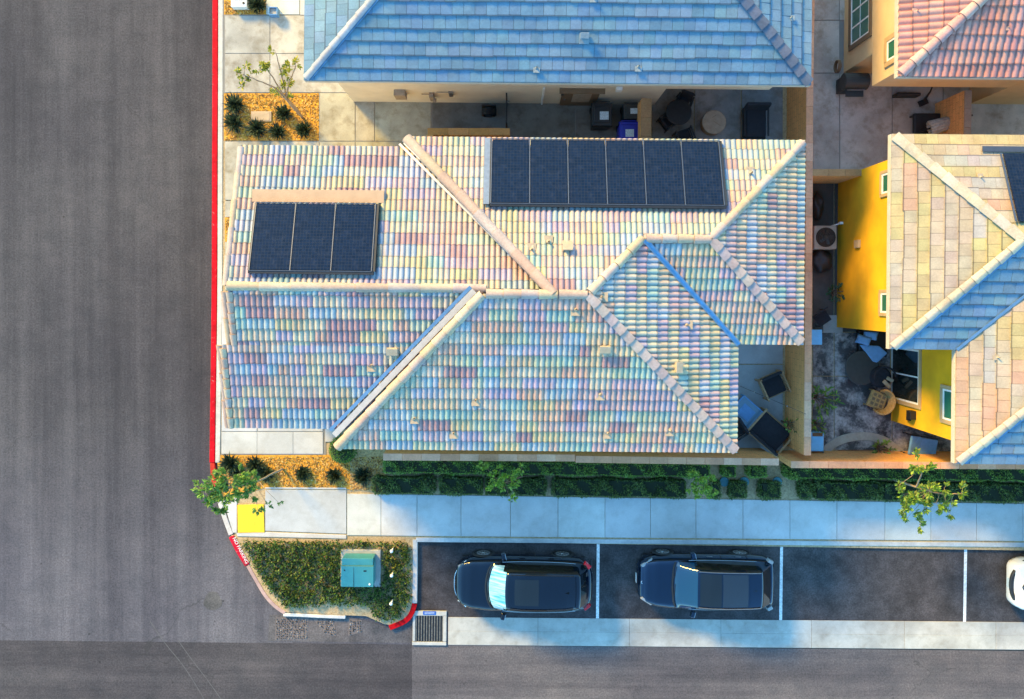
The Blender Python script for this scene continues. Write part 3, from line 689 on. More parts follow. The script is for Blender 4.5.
# short upstand where the main roof steps above the left block
mb = MB()
for p, q, fm in ((NW, NWe, fN), (SW, SWe, fS)):
    a_, b_ = Vector(z3(p, fm, -.02)), Vector(z3(q, fm, -.02)); zl = 4.6; mb.add([a_, b_, (b_.x, b_.y, 5.6), (a_.x, a_.y, zl)], [(0, 1, 2, 3)])
    mb.build('roof_upstand', M['fascia'], mr, (*c0, 0), fixn=False); mb = MB()
# valley flashings
mb = MB()
strip3(mb, z3((-3.36, 4.42), fLN, .14), z3((1.0, .10), fLN, .17), .07, 0, 0); strip3(mb, z3((-3.22, 4.44), fLN, .15), z3((1.08, .14), fLN, .18), .05, .02, 0)
mb.build('white_flashing', M['flash'], mr, (*c0, 0))
mb = MB(); strip3(mb, z3((-5.20, -4.18), fLS, .18), z3((-1.05, .11), fLS, .22), .17, 0, 0)
mb.build('valley_cap', M['flash'], mr, (*c0, 0))
mb = MB(); strip3(mb, z3((-5.30, -4.04), fLS, .16), z3((-1.14, .20), fLS, .17), .10, 0, -.02)
mb.build('valley_metal', M['flashb'], mr, (*c0, 0)); mb = MB()
strip3(mb, z3((6.69, -1.39), fE, .14), z3((3.72, 1.58), fE, .14), .15, 0, 0)
mb.build('valley_metal', M['flashb'], mr, (*c0, 0))
mb = MB(); strip3(mb, z3((6.69, -1.39), fE, .152), z3((3.72, 1.58), fE, .152), .05, .01, 0)
mb.build('valley_rib', plain('blue_metal', (.05, .22, .46), .4, .3), mr, (*c0, 0))
# walls
w = MB(); h1 = 4.72
w.prism([(-2.7, 4.2), (8.2, 4.2), (8.2, -.98), (6.28, -.98), (6.28, -4.15), (-4.6, -4.15), (-4.6, -.1), (-2.7, -.1)], .05, h1)
w.prism([(-7.7, 3.92), (-2.7, 3.92), (-2.7, -.1), (-4.6, -.1), (-4.6, -3.6), (-7.7, -3.6)], .05, h1 - .01)
w.add([(-7.7, 3.92, h1 - .01), (-7.7, -3.6, h1 - .01), (-7.7, .17, 5.82), (-7.55, 3.92, h1 - .01), (-7.55, -3.6, h1 - .01), (-7.55, .17, 5.82)], [(0, 1, 2), (5, 4, 3), (0, 2, 5, 3), (1, 4, 5, 2)])
w.build('wall', M['stucco_m'], mh, (*c0, 0))
# solar arrays
def solar_array(parent, c, x0, n, pw, y_eave, y_top, f, T):
    root = None
    s = MB(); x1 = x0 + n * pw
    for yy in (y_eave - .3, y_top + .3):
        a = Vector((x0 - .05, yy, f(0, yy) + .10)); b = Vector((x1 + .05, yy, f(0, yy) + .10)); s.box(((a + b) / 2), (b.x - a.x, .05, .05))
    for k in range(n * 2):
        for yy in (y_eave - .3, y_top + .3): s.box((x0 + (k + .5) * pw / 2, yy, f(0, yy) + .06), (.05, .08, .08))
    root = s.build('solar_array', M['iron'], parent, (*c, 0))
    sk = MB(); lift = .22
    def bar(xa, ya, xb, yb_, hgt, t):
        za, zb = f(xa, ya) + lift, f(xb, yb_) + lift; d = Vector((xb - xa, yb_ - ya, 0)).normalized(); q = Vector((-d.y, d.x, 0)) * t / 2
        a, b = Vector((xa, ya, za)), Vector((xb, yb_, zb)); dn = Vector((0, 0, -hgt))
        sk.add([a - q, a + q, b + q, b - q, a - q + dn, a + q + dn, b + q + dn, b - q + dn], [(0, 1, 2, 3), (7, 6, 5, 4), (0, 4, 5, 1), (1, 5, 6, 2), (2, 6, 7, 3), (3, 7, 4, 0)])
    bar(x0 - .03, y_eave, x0 - .03, y_top, .2, .03); bar(x1 + .05, y_eave, x1 + .05, y_top, .2, .09)
    bar(x0 - .03, y_top - .04, x1 + .05, y_top - .05, .2, .09)
    sk.build('array_skirt', M['dark'], root, (*c, 0))
    ct = 1 / math.sqrt(1 + T * T); Lp = (y_eave - y_top) / ct
    me_f = MB(); g = .012; fw = .022
    W_, H_ = pw - g, Lp - g
    for bx_ in ((0, H_ / 2 - fw / 2, W_, fw), (0, -H_ / 2 + fw / 2, W_, fw), (W_ / 2 - fw / 2, 0, fw, H_ - 2 * fw), (-W_ / 2 + fw / 2, 0, fw, H_ - 2 * fw)):
        me_f.box((bx_[0], bx_[1], -.015), (bx_[2], bx_[3], .04))
    me_p = MB(); me_p.box((0, 0, -.005), (W_ - 2 * fw + .004, H_ - 2 * fw + .004, .03))
    pm = me_p.mesh('solar_panel'); fm = me_f.mesh('panel_frame')
    for k in range(n):
        ym = (y_eave + y_top) / 2; xm = x0 + (k + .5) * pw
        o = link(pm if k == 0 else pm, 'solar_panel', [] if k else M['solar'], root, fixn=(k == 0))
        o.location = (xm - c[0], ym - c[1], f(xm, ym) + lift + random.uniform(0, .008)); o.rotation_euler = (-math.atan(T) + random.uniform(-.004, .004), random.uniform(-.006, .006), 0)
    return root
sa = solar_array(mh, c0, -.63, 6, 1.105, 4.57, 2.60, fN, T)
sb = solar_array(mh, c0, -7.35, 3, 1.14, 2.58, .62, fLN, TL)
# merge frames: one frame mesh per array, tilted like the panels
for root, x0, n, pw, ye, yt_, f in ((sa, -.63, 6, 1.105, 4.57, 2.60, fN), (sb, -7.35, 3, 1.14, 2.58, .62, fLN)):
    mb = MB(); lift = .225
    def fb(xa, ya, xb, yb_, wd):
        a = Vector((xa, ya, f(xa, ya) + lift + .012)); b = Vector((xb, yb_, f(xb, yb_) + lift + .012)); strip3(mb, a, b, wd * .75, .012, 0, .05)
    for k in range(n + 1): fb(x0 + k * pw, ye, x0 + k * pw, yt_, .035)
    fb(x0, ye, x0 + n * pw, ye, .03); fb(x0, yt_, x0 + n * pw, yt_, .03)
    mb.build('panel_frame', M['alu'], root, (*c0, 0))
# side rail left of the six-panel array, and cream skirt above the three-panel array
mb = MB(); a = Vector((-.76, 4.6, fN(0, 4.6) + .17)); b = Vector((-.76, 2.58, fN(0, 2.58) + .17)); strip3(mb, a, b, .17, .01, 0, .06)
mb.build('grey_flashing', M['steel'], sa, (*c0, 0))
mb = MB(); a = Vector((-7.52, 2.80, fLN(0, 2.80) + .13)); b = Vector((-3.72, 2.80, fLN(0, 2.80) + .13)); strip3(mb, a, b, .36, .02, 0, .08)
mb.build('cream_flashing', plain('tan_metal', (.52, .33, .19), .6, 0, .12, 3), sb, (*c0, 0))
# vents
def box_vent(parent, c, f, px, py, hz, dn, mat=None, s=1.0):
    p = U(px, py, hz); z = f(p.x, p.y) + .05; ang = math.atan2(dn[1], dn[0]) + math.pi / 2
    ct_ = math.atan(T)
    mb = MB(); mb.box((0, -.02, .02), (.42 * s, .42 * s, .03)); mb.box((0, .09, .12), (.34 * s, .20 * s, .2), taper=.92); mb.box((0, .09, .225), (.38 * s, .25 * s, .03))
    o = mb.build('roof_vent', mat or M['ventc'], parent, bevel=.012); o.location = (p.x - c[0], p.y - c[1], z)
    o.rotation_euler = Matrix.Rotation(ang, 4, 'Z').to_euler(); o.rotation_euler.rotate_axis('X', ct_); o.scale = (.85, .85, .7); return o
def pipe_vent(parent, c, f, px, py, hz, dn, mat=None, s=1.0):
    p = U(px, py, hz); z = f(p.x, p.y) + .05; ang = math.atan2(dn[1], dn[0]) + math.pi / 2
    mb = MB(); mb.box((0, -.06, .022), (.36, .28, .03)); mb.lathe([(.09, .03), (.055, .09), (.04, .11), (.038, .30), (.028, .30), (.026, .1)], (0, .05, 0), 14)
    o = mb.build('vent_pipe', mat or M['ventc'], parent, bevel=.004); o.location = (p.x - c[0], p.y - c[1], z)
    o.rotation_euler = (0, 0, ang); o.scale = (s * .72,) * 3; return o
pv = []
for px, py in ((414, 420), (476, 401), (600, 395), (453, 436), (609, 436), (672, 433), (573, 310)): pv.append(pipe_vent(mr, c0, fS, px, py, 5.4, (0, -1)))
pipe_vent(mr, c0, fLS, 371, 367, 5.5, (0, -1)); pipe_vent(mr, c0, fE, 689, 325, 5.6, (1, 0)); pipe_vent(mr, c0, fE, 603, 297, 6.4, (1, 0))
box_vent(mr, c0, fLS, 392, 353, 5.7, (0, -1)); box_vent(mr, c0, fS, 604, 350, 5.8, (0, -1)); box_vent(mr, c0, fE, 679, 367, 5.5, (1, 0))
box_vent(mr, c0, fN, 568, 246, 6.2, (0, 1), None, .9); pipe_vent(mr, c0, fN, 532, 248, 6.2, (0, 1)); pipe_vent(mr, c0, fN, 750, 172, 5.2, (0, 1)); pipe_vent(mr, c0, fN, 549, 240, 6.2, (0, 1))

# ------------------------------------------------------------------ TOP HOUSE (blue-grey flat tiles)
SL = [(.155, .26, .34), (.18, .285, .36), (.14, .245, .33), (.195, .29, .355), (.16, .27, .36)]
c1 = (1.3, 11.0)
th = house('house', 'cream walled house with a blue-grey flat tile hip roof along the top edge', c1)
HE1 = 5.0; Wx, Ex, Sy, Ny = -6.16, 8.70, 6.23, 16.2; rr = (Ny - Sy) / 2; ym = (Ny + Sy) / 2
gS = plane((0, Sy), (0, -1), HE1, T); gW = plane((Wx, 0), (-1, 0), HE1, T); gE = plane((Ex, 0), (1, 0), HE1, T)
A = (Wx + rr, ym); B = (Ex - rr, ym)
tr = make_roof('roof', [([[(Wx, Sy), (Ex, Sy), B, A]], (0, Sy), (0, -1), HE1, T, SL), ([[(Wx, Sy), A, (Wx, Ny)]], (Wx, 0), (-1, 0), HE1, T, SL),
     ([[(Ex, Sy), (Ex, Ny), B]], (Ex, 0), (1, 0), HE1, T, SL), ([[(Wx, Ny), A, B, (Ex, Ny)]], (0, Ny), (0, 1), HE1, T, SL)], M['slate'], th, c1, 'flat', .325, .37, 31)
HC = [(.55, .56, .57), (.60, .60, .60)]
caps('ridge_cap', z3((Wx + .02, Sy), gS, .0), z3(A, gS), tr, c1, M['cap'], [(.46, .45, .44), (.42, .42, .43)], .10, .4, .05, True, 21)
caps('ridge_cap', z3((Ex - .02, Sy), gS, .0), z3(B, gS), tr, c1, M['cap'], [(.12, .14, .19), (.14, .155, .20)], .15, .36, .05, True, 22)
caps('ridge_cap', z3(A, gS, .0), z3(B, gS), tr, c1, M['cap'], [(.3, .34, .4)], .15, .36, .05, True, 23)
mb = MB(); strip3(mb, z3((Wx + .16, Sy + .02), gS, .06), z3((A[0] + .14, A[1]), gS, .06), .11, 0, 0); mb.build('valley_metal', M['flashb'], tr, (*c1, 0))
w = MB(); wy = 6.82
w.prism([(-5.71, wy), (5.0, wy), (5.0, 15.6), (-5.71, 15.6)], .05, 4.9)
w.prism([(5.0, 9.3), (8.38, 9.3), (8.38, 15.6), (5.0, 15.6)], .05, 4.9)
w.prism([(5.0, wy), (8.38, wy), (8.38, 9.3), (5.0, 9.3)], 2.25, 4.89)
w.build('wall', M['stucco_w'], th, (*c1, 0), bevel=.01)
# back door with dark frame, foreshortened from above
m = MB(); dx0 = (556 - 512) / 28 + .05; dx1 = (596 - 512) / 28 - .12
m.box(((dx0 + dx1) / 2, wy - .03, 1.1), (dx1 - dx0, .07, 2.1)); m.box(((dx0 + dx1) / 2, wy - .08, 2.2), (dx1 - dx0 + .24, .2, .06))
do = m.build('door', M['trimd'], th, (*c1, 0), bevel=.01)
m = MB(); m.box(((dx0 + dx1) / 2 + .05, wy - .07, 1.35), (.62, .03, 1.3)); m.build('door_panel', M['beige'], do, (*c1, 0))
m = MB(); m.lathe([(.03, 0), (.03, .07)], (dx0 + .12, wy - .10, 1.05), 10, axis='Y'); m.build('handle', M['steel'], do, (*c1, 0))
# wall fittings of the cream house
def wallbox(name, px0, px1, h0, h1, mat, dep=.16, extra=None):
    mb = MB(); xa = (px0 - 512) * (D - (h0 + h1) / 2) / F; xb = (px1 - 512) * (D - (h0 + h1) / 2) / F
    mb.box(((xa + xb) / 2, wy - dep / 2, (h0 + h1) / 2), (xb - xa, dep, h1 - h0))
    if extra: extra(mb, xa, xb)
    return mb.build(name, mat, th, (*c1, 0), bevel=.012)
wallbox('electric_meter', 393, 404, 1.25, 1.85, M['beige'], .2)
wallbox('gas_meter', 428, 432, .9, 1.5, M['beige'], .16, lambda mb, a, b: (mb.tube([(a - .25, wy - .06, 1.5), (b, wy - .06, 1.5)], .02), mb.lathe([(.07, 0), (.07, .12)], (b, wy - .2, 1.0), 12, axis='Y')))
wallbox('conduit', 447, 451, 1.2, 1.7, M['steel'], .07, lambda mb, a, b: mb.tube([(a - .4, wy - .04, 1.7), (b, wy - .04, 1.7)], .015))
wallbox('dryer_vent', 614, 620, 2.2, 2.5, M['white'], .12)
wallbox('drain_pipe', 540, 542, .2, 2.3, M['white'], .07)
mb = MB(); mb.box((1.62, wy - .08, 1.95), (.10, .14, .28), taper=.7); mb.build('wall_lamp', M['iron'], th, (*c1, 0), bevel=.01)
vslate = plain('vent_slate_grey', (.20, .25, .28), .6)
for px, py, hz in ((586, 32, 6.0),): box_vent(tr, c1, gS, px, py, hz, (0, -1), vslate, .8)
for px, py in ((537, 66), (640, 65), (592, 3)): pipe_vent(tr, c1, gS, px, py, 5.5, (0, -1), vslate, .75)
pipe_vent(tr, c1, gE, 792, 18, 5.3, (1, 0), vslate, .6)

# ------------------------------------------------------------------ YELLOW HOUSE
YP = [(.49, .375, .25), (.45, .37, .29), (.50, .32, .205), (.48, .385, .19), (.45, .355, .26), (.42, .38, .33), (.48, .39, .28)]
c2 = (15.5, .2)
yh = house('house', 'bright yellow house with a cream and peach flat tile roof at the right edge', c2)
def Q(px, py, h): p = U(px, py, h); return (p.x, p.y)
WX = Q(890, 245, HE1)[0]; NY = Q(950, 134.5, HE1)[1]; S1 = Q(890, 349, HE1)[1]; WX2 = Q(955, 405, HE1)[0]; S2 = Q(1000, 464, HE1)[1]; EX = 22.5
hw = (NY - S1) / 2; ymid = (NY + S1) / 2; AP = (WX + hw, ymid)
yW = plane((WX, 0), (-1, 0), HE1, T); yN = plane((0, NY), (0, 1), HE1, T); yS = plane((0, S1), (0, -1), HE1, T)
yW2 = plane((WX2, 0), (-1, 0), HE1, T); yS2 = plane((0, S2), (0, -1), HE1, T)
k2 = 3.3
VT = (WX2 + (ymid - S1), ymid)                       # valley top on the ridge
HA = (WX2 + 4.3, S2 + 4.3)
yr = make_roof('roof', [
  ([[(WX, S1), AP, (WX, NY)]], (WX, 0), (-1, 0), HE1, T, YP),
  ([[(WX, NY), AP, (EX, ymid), (EX, NY)]], (0, NY), (0, 1), HE1, T, YP),
  ([[(WX, S1), (WX2, S1), VT, AP]], (0, S1), (0, -1), HE1, T, SL),  # south slope's shade put into blue-grey tile colours
  ([[(WX2, S1), (WX2, S2), HA, (HA[0], VT[1]), VT]], (WX2, 0), (-1, 0), HE1, T, YP),
  ([[(WX2, S2), (EX, S2), (EX, HA[1]), HA]], (0, S2), (0, -1), HE1, T, SL)], M['slate'], yh, c2, 'flat', .345, .355, 51)  # lower south slope, shade again painted as blue-grey tiles
YC = [(.56, .47, .34), (.54, .43, .31), (.58, .50, .40)]
caps('ridge_cap', z3((WX + .02, NY - .02), yW), z3(AP, yW), yr, c2, M['cap'], YC, .14, .45, .05, True, 31)
caps('ridge_cap', z3((WX + .02, S1 + .02), yW), z3(AP, yW), yr, c2, M['cap'], YC, .125, .42, .05, True, 32)
caps('ridge_cap', z3(AP, yN), z3((EX, ymid), yN), yr, c2, M['cap'], YC, .125, .42, .05, True, 33)
caps('ridge_cap', z3((WX2 + .02, S2 + .02), yW2), z3(HA, yW2), yr, c2, M['cap'], YC, .125, .42, .05, True, 34)
mb = MB(); strip3(mb, z3((WX2, S1), yS, .08), z3(VT, yS, .08), .08, 0, 0); strip3(mb, z3((WX + .25, S1 + .03), yS, .06), z3((AP[0] + .2, AP[1]), yS, .06), .09, 0, 0); strip3(mb, z3((WX2 + .25, S2 + .03), yS2, .06), z3((HA[0] + .2, HA[1]), yS2, .06), .09, 0, 0)
mb.build('valley_metal', M['flashb'], yr, (*c2, 0))
ywx = 11.55; ywx2 = 13.52; yws = U(836, 327, 0).y; yws2 = U(891, 420, 0).y; ywn = NY - .55
w = MB(); w.prism([(ywx, yws), (ywx2, yws), (ywx2, yws2), (22, yws2), (22, ywn), (ywx, ywn)], .05, 4.9); w.build('wall', M['stucco_y'], yh, (*c2, 0), bevel=.012)
window(yh, c2, 'x', -1, ywx, U(885, 183, 3.8).y, 3.5, 4.5, .62, M['trim'], M['glassg'])
window(yh, c2, 'x', -1, ywx, U(885, 303, 3.8).y, 3.5, 4.5, .62, M['trim'], M['glassg'])
window(yh, c2, 'x', -1, ywx2, U(947, 405, 3.8).y, 3.5, 4.5, .95, M['trim'], M['glassg'], tw=.12)
ya = U(891, 399, .5).y; yb_ = U(891, 347, .5).y
window(yh, c2, 'x', -1, ywx2, (ya + yb_) / 2, .16, 2.05, abs(yb_ - ya), M['trim'], M['glassd'], (1, 0), 'patio_door', .13)
mb = MB(); p = U(858, 244, 1.8); mb.box((ywx - .04, p.y, 1.82), (.08, .26, .34)); mb.build('utility_plate', M['ventc'], yh, (*c2, 0), bevel=.01)
mb = MB(); p = U(842, 223, .6); mb.box((ywx - .06, p.y, .55), (.12, .08, .12)); mb.tube([(ywx - .05, p.y, .5), (ywx - .5, p.y - .15, .4)], .025); mb.build('pipe_stub', M['white'], yh, (*c2, 0))
mb = MB(); p = U(910, 417, 1.4); mb.box((ywx2 - .10, p.y + .12, 1.72), (.2, .28, .28)); mb.box((ywx2 - .05, p.y - .05, 1.45), (.08, .12, .2)); mb.build('wall_lamp', M['iron'], yh, (*c2, 0), bevel=.01)
# solar panel at the picture's right edge
s = MB(); a = U(1009, 153, 5.6); b = U(1023, 221, 6.2)
for k in range(3):
    x0 = 14.15 + k * 1.12; yA, yB = U(1010, 153, 5.4).y, U(1010, 221, 6.1).y
    pts = [(x0, yA), (x0 + 1.1, yA), (x0 + 1.1, yB), (x0, yB)]
    m = MB(); m.slopeprism([(x, y, yN(x, y) + .16) for x, y in pts], .05); s.box((x0 + .55, (yA + yB) / 2, yN(0, (yA + yB) / 2) + .06), (.9, .06, .09))
    m.build('solar_panel', M['solar'], yh, (*c2, 0))
s.build('panel_rail', M['iron'], yh, (*c2, 0))
mb = MB(); strip3(mb, (14.06, yA, yN(0, yA) + .15), (14.06, yB, yN(0, yB) + .15), .05, .02); strip3(mb, (13.6, yA + .14, yN(0, yA + .14) + .10), (17.5, yA + .14, yN(0, yA + .14) + .1), .16, .01)
mb.build('panel_frame', M['alu'], yh, (*c2, 0))
pipe_vent(yr, c2, yN, 982, 176, 5.6, (0, 1), None, .6); pipe_vent(yr, c2, yW2, 1001, 358, 5.6, (-1, 0), None, .6)

# ------------------------------------------------------------------ PINK HOUSE
PP = [(.56, .25, .19), (.58, .27, .21), (.53, .23, .18), (.59, .29, .23), (.55, .26, .22)]
c3 = (15.5, 11)
kh = house('house', 'beige house with a salmon pink barrel tile roof in the upper right corner', c3)
px_ = Q(897.5, 40, HE1)[0]; py_ = Q(950, 77.5, HE1)[1]; EX3, NY3 = 23.0, py_ + 10.4; k = 5.2
pW = plane((px_, 0), (-1, 0), HE1, T); pS = plane((0, py_), (0, -1), HE1, T); A3 = (px_ + k, py_ + k)
kr = make_roof('roof', [([[(px_, py_), A3, (px_, NY3)]], (px_, 0), (-1, 0), HE1, T, PP), ([[(px_, py_), (EX3, py_), (EX3, A3[1]), A3]], (0, py_), (0, -1), HE1, T, PP), ([[(px_, NY3), A3, (EX3, A3[1]), (EX3, NY3)]], (0, NY3), (0, 1), HE1, T, PP)], M['tile'], kh, c3, 'bar', .205, .40, 71)
caps('ridge_cap', z3((px_ + .02, py_ + .02), pS), z3(A3, pS), kr, c3, M['cap'], [(.60, .38, .30), (.55, .30, .26)], .15, .44, .07, False, 41)
pwx = 11.72; pws = U(869, 86.5, 2.3).y; pwa = U(840, 74, 0).y
w = MB(); w.prism([(pwx, pws), (16.2, pws), (16.2, pwa + 1), (22.5, pwa + 1), (22.5, py_ + 9.8), (pwx, py_ + 9.8)], 2.32, 4.9)
w.prism([(pwx, pwa), (16.2, pwa), (16.2, pws + .002), (22.45, pws + .002), (22.45, py_ + 9.7), (pwx, py_ + 9.7)], .05, 2.319)
w.prism([(16.2, pws + .001), (22.45, pws + .001), (22.45, pwa + 1.2), (16.2, pwa + 1.2)], 2.32, 4.89)
w.build('wall', M['stucco_b'], kh, (*c3, 0), bevel=.012)
yq = U(847, 49, .7).y
window(kh, c3, 'x', -1, pwx, yq + .95, .75, 2.15, 1.7, M['trimd'], M['glassg'], (2, 1), tw=.16)
window(kh, c3, 'x', -1, pwx, U(884, 51, 3.5).y, 3.4, 4.35, .62, M['trim'], M['glassg'], (0, 0), tw=.16)
window(kh, c3, 'y', -1, pws, 15.5, 3.5, 4.4, .9, M['trimd'], M['glassd'], (0, 0), tw=.1)
mb = MB(); mb.box((16.6, pws - .08, 3.1), (.28, .16, .3)); mb.build('dryer_vent', M['white'], kh, (*c3, 0), bevel=.01)
pv_pink = plain('vent_salmon', (.52, .30, .22), .7)
pipe_vent(kr, c3, pW, 919, 9, 5.4, (-1, 0), pv_pink, .7); pipe_vent(kr, c3, pS, 990, 10, 6.2, (0, -1), pv_pink, .5); pipe_vent(kr, c3, pS, 1019, 22, 6, (0, -1), pv_pink, .5)
# ------------------------------------------------------------------ GARDEN WALLS
CAPW = [(.80, .39, .22), (.74, .35, .19), (.84, .45, .28)]
def gwall(label, segs, wd=.2, capw=.23, mat=None, capcols=CAPW, h=2.0, group='tan block garden walls'):
    """segs: list of ((px,py),(px,py)) cap centre lines measured at height h"""
    a = P(*segs[0][0], h); root = thing('garden_wall', label, 'wall', (a.x, a.y, .05), 0, group)
    b = MB(); cp = MB(); rnd = random.Random(len(label))
    for i, (p0, p1) in enumerate(segs):
        p0, p1 = P(*p0, h), P(*p1, h); d = (p1 - p0); L = d.length; ang = math.atan2(d.y, d.x); c = (p0 + p1) / 2
        b.box((c.x, c.y, (h - .05 + .05) / 2), (L - .004 * i, wd, h - .05), ang)
        n = max(1, round(L / .62))
        for k in range(n):
            q = p0 + d * ((k + .5) / n)
            cp.box((q.x, q.y, h - .022 + rnd.uniform(-.003, .003)), (L / n - .006, capw, .052), ang, jit(capcols[rnd.randrange(len(capcols))], .07))
    b.build('wall_body', mat or M['block'], root, (a.x, a.y, .05)); cp.build('wall_cap', M['cap'], root, (a.x, a.y, .05), bevel=.008)
    return root
gwall('long tan block wall between the main house and the yellow house', [((812.2, -60), (809.9, 88)), ((809.9, 88), (807.6, 455.5))])
gwall('tan block wall behind the clipped hedge, stretch south of the main house', [((383, 457), (575, 458)), ((575.5, 459.2), (779, 462))])
gwall('tan block wall closing the south side of the yellow house yard', [((791, 464.6), (1090, 466.2))])
gwall('short orange tan wall joining the long wall to the yellow house', [((812, 172.5), (862, 172.5))], capcols=[(.46, .25, .10), (.5, .28, .12)])
gwall('L-shaped orange tan screen wall by the black gate, north of the main house', [((427.5, 131.5), (510, 131.5)), ((430, 134.5), (430, 160))], capcols=[(.50, .26, .08), (.56, .3, .1)])
gwall('short tan wall beside the blue bin, running out from the cream house', [((646.5, 98), (645.5, 175))], wd=.3, capw=.34, capcols=[(.42, .25, .12), (.46, .28, .14)])
gwall('brown block wall below the pink roofed house, beside the folded umbrella', [((968.5, 90), (967, 165))], wd=.2, capcols=[(.36, .25, .17), (.4, .28, .2)])
# black gate
a = P(506.5, 98, 1.2); b = P(506.8, 126, 1.2); g = thing('gate', 'narrow black metal gate at the end of the orange screen wall', 'gate', ((a.x + b.x) / 2, (a.y + b.y) / 2, .13))
L = abs(a.y - b.y); m = MB()
for y in (-L / 2, L / 2): m.box((0, y, .85), (.05, .05, 1.6))
for z in (.12, .85, 1.6): m.box((0, 0, z), (.03, L, .04))
m.build('gate_frame', M['iron'], g); m = MB()
for k in range(8): m.box((0, -L / 2 + (k + .5) * L / 8, .86), (.014, .014, 1.5))
m.build('gate_bars', M['iron'], g); m = MB(); m.box((.04, L / 2 - .1, 1.0), (.1, .04, .04)); m.build('handle', M['steel'], g)

# ------------------------------------------------------------------ bins, boxes, gadgets
def bin_(name, label, px, py, wx, wy_, h, mat, rz=0, sticker=True, so=(0, 0)):
    p = P(px, py, h); t = thing(name, label, 'wheelie bin', (p.x, p.y, .13), rz, 'wheelie bins by the cream house')
    m = MB(); m.box((0, 0, h * .47), (wx * .82, wy_ * .82, h * .9), 0, taper=1.16); m.build('bin_body', mat, t, bevel=.03)
    m = MB(); m.box((0, 0, h * .95), (wx, wy_, .07), taper=.93); m.box((0, 0, h * .95 + .045), (wx * .75, wy_ * .72, .03), taper=.9); m.tube([(-wx * .4, wy_ * .53, h * .94), (wx * .4, wy_ * .53, h * .94)], .022)
    ld = m.build('lid', mat, t, bevel=.02)
    if sticker: m = MB(); m.box((so[0], so[1], h * .95 + .064), (wx * .42, wy_ * .34, .006)); m.build('sticker', M['sticker'], ld)
    m = MB()
    for sx in (-1, 1): m.lathe([(.11, -.03), (.11, .03)], (sx * wx * .4, wy_ * .42, .11), 14, axis='X')
    m.build('wheel', M['tyre'], t); return t
bin_('wheelie_bin', 'large black wheelie bin with a pale sticker on its lid, by the back door', 601.5, 115, .72, .82, 1.1, M['dark'], .0, True, (.08, -.05))
bin_('wheelie_bin', 'smaller charcoal wheelie bin against the cream wall', 631, 112, .58, .55, .95, M['gbin'], .03, True, (.08, 0))
bin_('wheelie_bin', 'bright blue wheelie bin beside the tan wall', 628.5, 133, .68, .76, 1.1, M['bluebin'], 0, True, (.02, -.03))
# dark tool thing against the wall: hose reel
p = P(489, 112, .5); t = thing('hose_reel', 'dark coiled hose on a reel against the cream house wall', 'hose reel', (p.x, p.y, .13))
m = MB()
for k in range(5): m.tube([(.24 * math.cos(a), -.10 + k * .045, .32 + .24 * math.sin(a)) for a in [i * math.pi / 10 for i in range(21)]], .024, 6)
m.build('hose', M['iron'], t); m = MB(); m.lathe([(.12, -.14), (.12, .16)], (0, 0, .32), 14, axis='Y'); m.box((0, .18, .35), (.5, .04, .6)); m.build('reel', M['dark'], t)
# AC unit
p = P(824.5, 237.5, .75); t = thing('air_conditioner', 'beige square air conditioner with a round black fan grille beside the long wall', 'air conditioner', (p.x, p.y, .13))
m = MB(); m.box((0, 0, .36), (.80, .82, .72)); m.build('casing', plain('grey_casing', (.34, .30, .25), .6, 0, .15, 5), t, bevel=.05)
m = MB(); m.lathe([(.34, .715), (.34, .727)], n=28); m.build('fan_opening', M['dark'], t)
m = MB()
for k in range(5):
    a = k * 2 * math.pi / 5; m.box((.15 * math.cos(a), .15 * math.sin(a), .735), (.24, .13, .006), a, (1, 1, 1), 0, .3)
m.lathe([(.07, .72), (.07, .745)], n=14); m.build('fan', M['gbin'], t)
m = MB()
for r in (.1, .18, .26, .335): m.tube([(r * math.cos(a), r * math.sin(a), .755) for a in [i * math.pi / 12 for i in range(25)]], .006, 5)
for k in range(8): a = k * math.pi / 4; m.tube([(.06 * math.cos(a), .06 * math.sin(a), .755), (.34 * math.cos(a), .34 * math.sin(a), .755)], .005, 5)
m.build('grille', M['iron'], t)
# dark bag and folded things in the narrow yard
def lump(name, label, cat, px, py, h, sx, sy, mat, seed, rz=0):
    rnd = random.Random(seed); p = P(px, py, h * .6); bm = bmesh.new(); bmesh.ops.create_icosphere(bm, subdivisions=3, radius=1)
    for v in bm.verts:
        k = 1 + .12 * math.sin(v.co.x * 5 + seed) * math.cos(v.co.y * 4 + seed) + rnd.uniform(-.03, .03); v.co = Vector((v.co.x * sx * k, v.co.y * sy * k, max(0, (v.co.z * .55 + .5)) * h * k))
    me = bpy.data.meshes.new(name); bm.to_mesh(me); bm.free(); o = link(me, name, mat, None, True); o.location = (p.x, p.y, .13); o.rotation_euler = (0, 0, rz); return tag(o, label, cat)
lump('black_bag', 'black slumped bag on the ground below the air conditioner', 'bag', 821, 261, .45, .38, .42, M['dark'], 3)
lump('black_bag', 'black slumped bag above the air conditioner near the short wall', 'bag', 816, 207, .4, .22, .5, M['dark'], 8)
p = P(822, 318, .5); t = thing('folding_chair', 'dark folded garden chair leaning in the narrow yard beside the plant', 'chair', (p.x, p.y, .13), .6)
m = MB(); m.box((0, 0, .38), (.5, .46, .04)); m.box((0, .26, .62), (.5, .05, .5), rx=-.25); m.build('seat', M['cushd'], t, bevel=.02)
for sx in (-1, 1):
    for sy in (-1, 1): m = MB(); m.tube([(sx * .23, sy * .2, 0), (sx * .23, sy * .2, .37)], .015); m.build('leg', M['iron'], t)

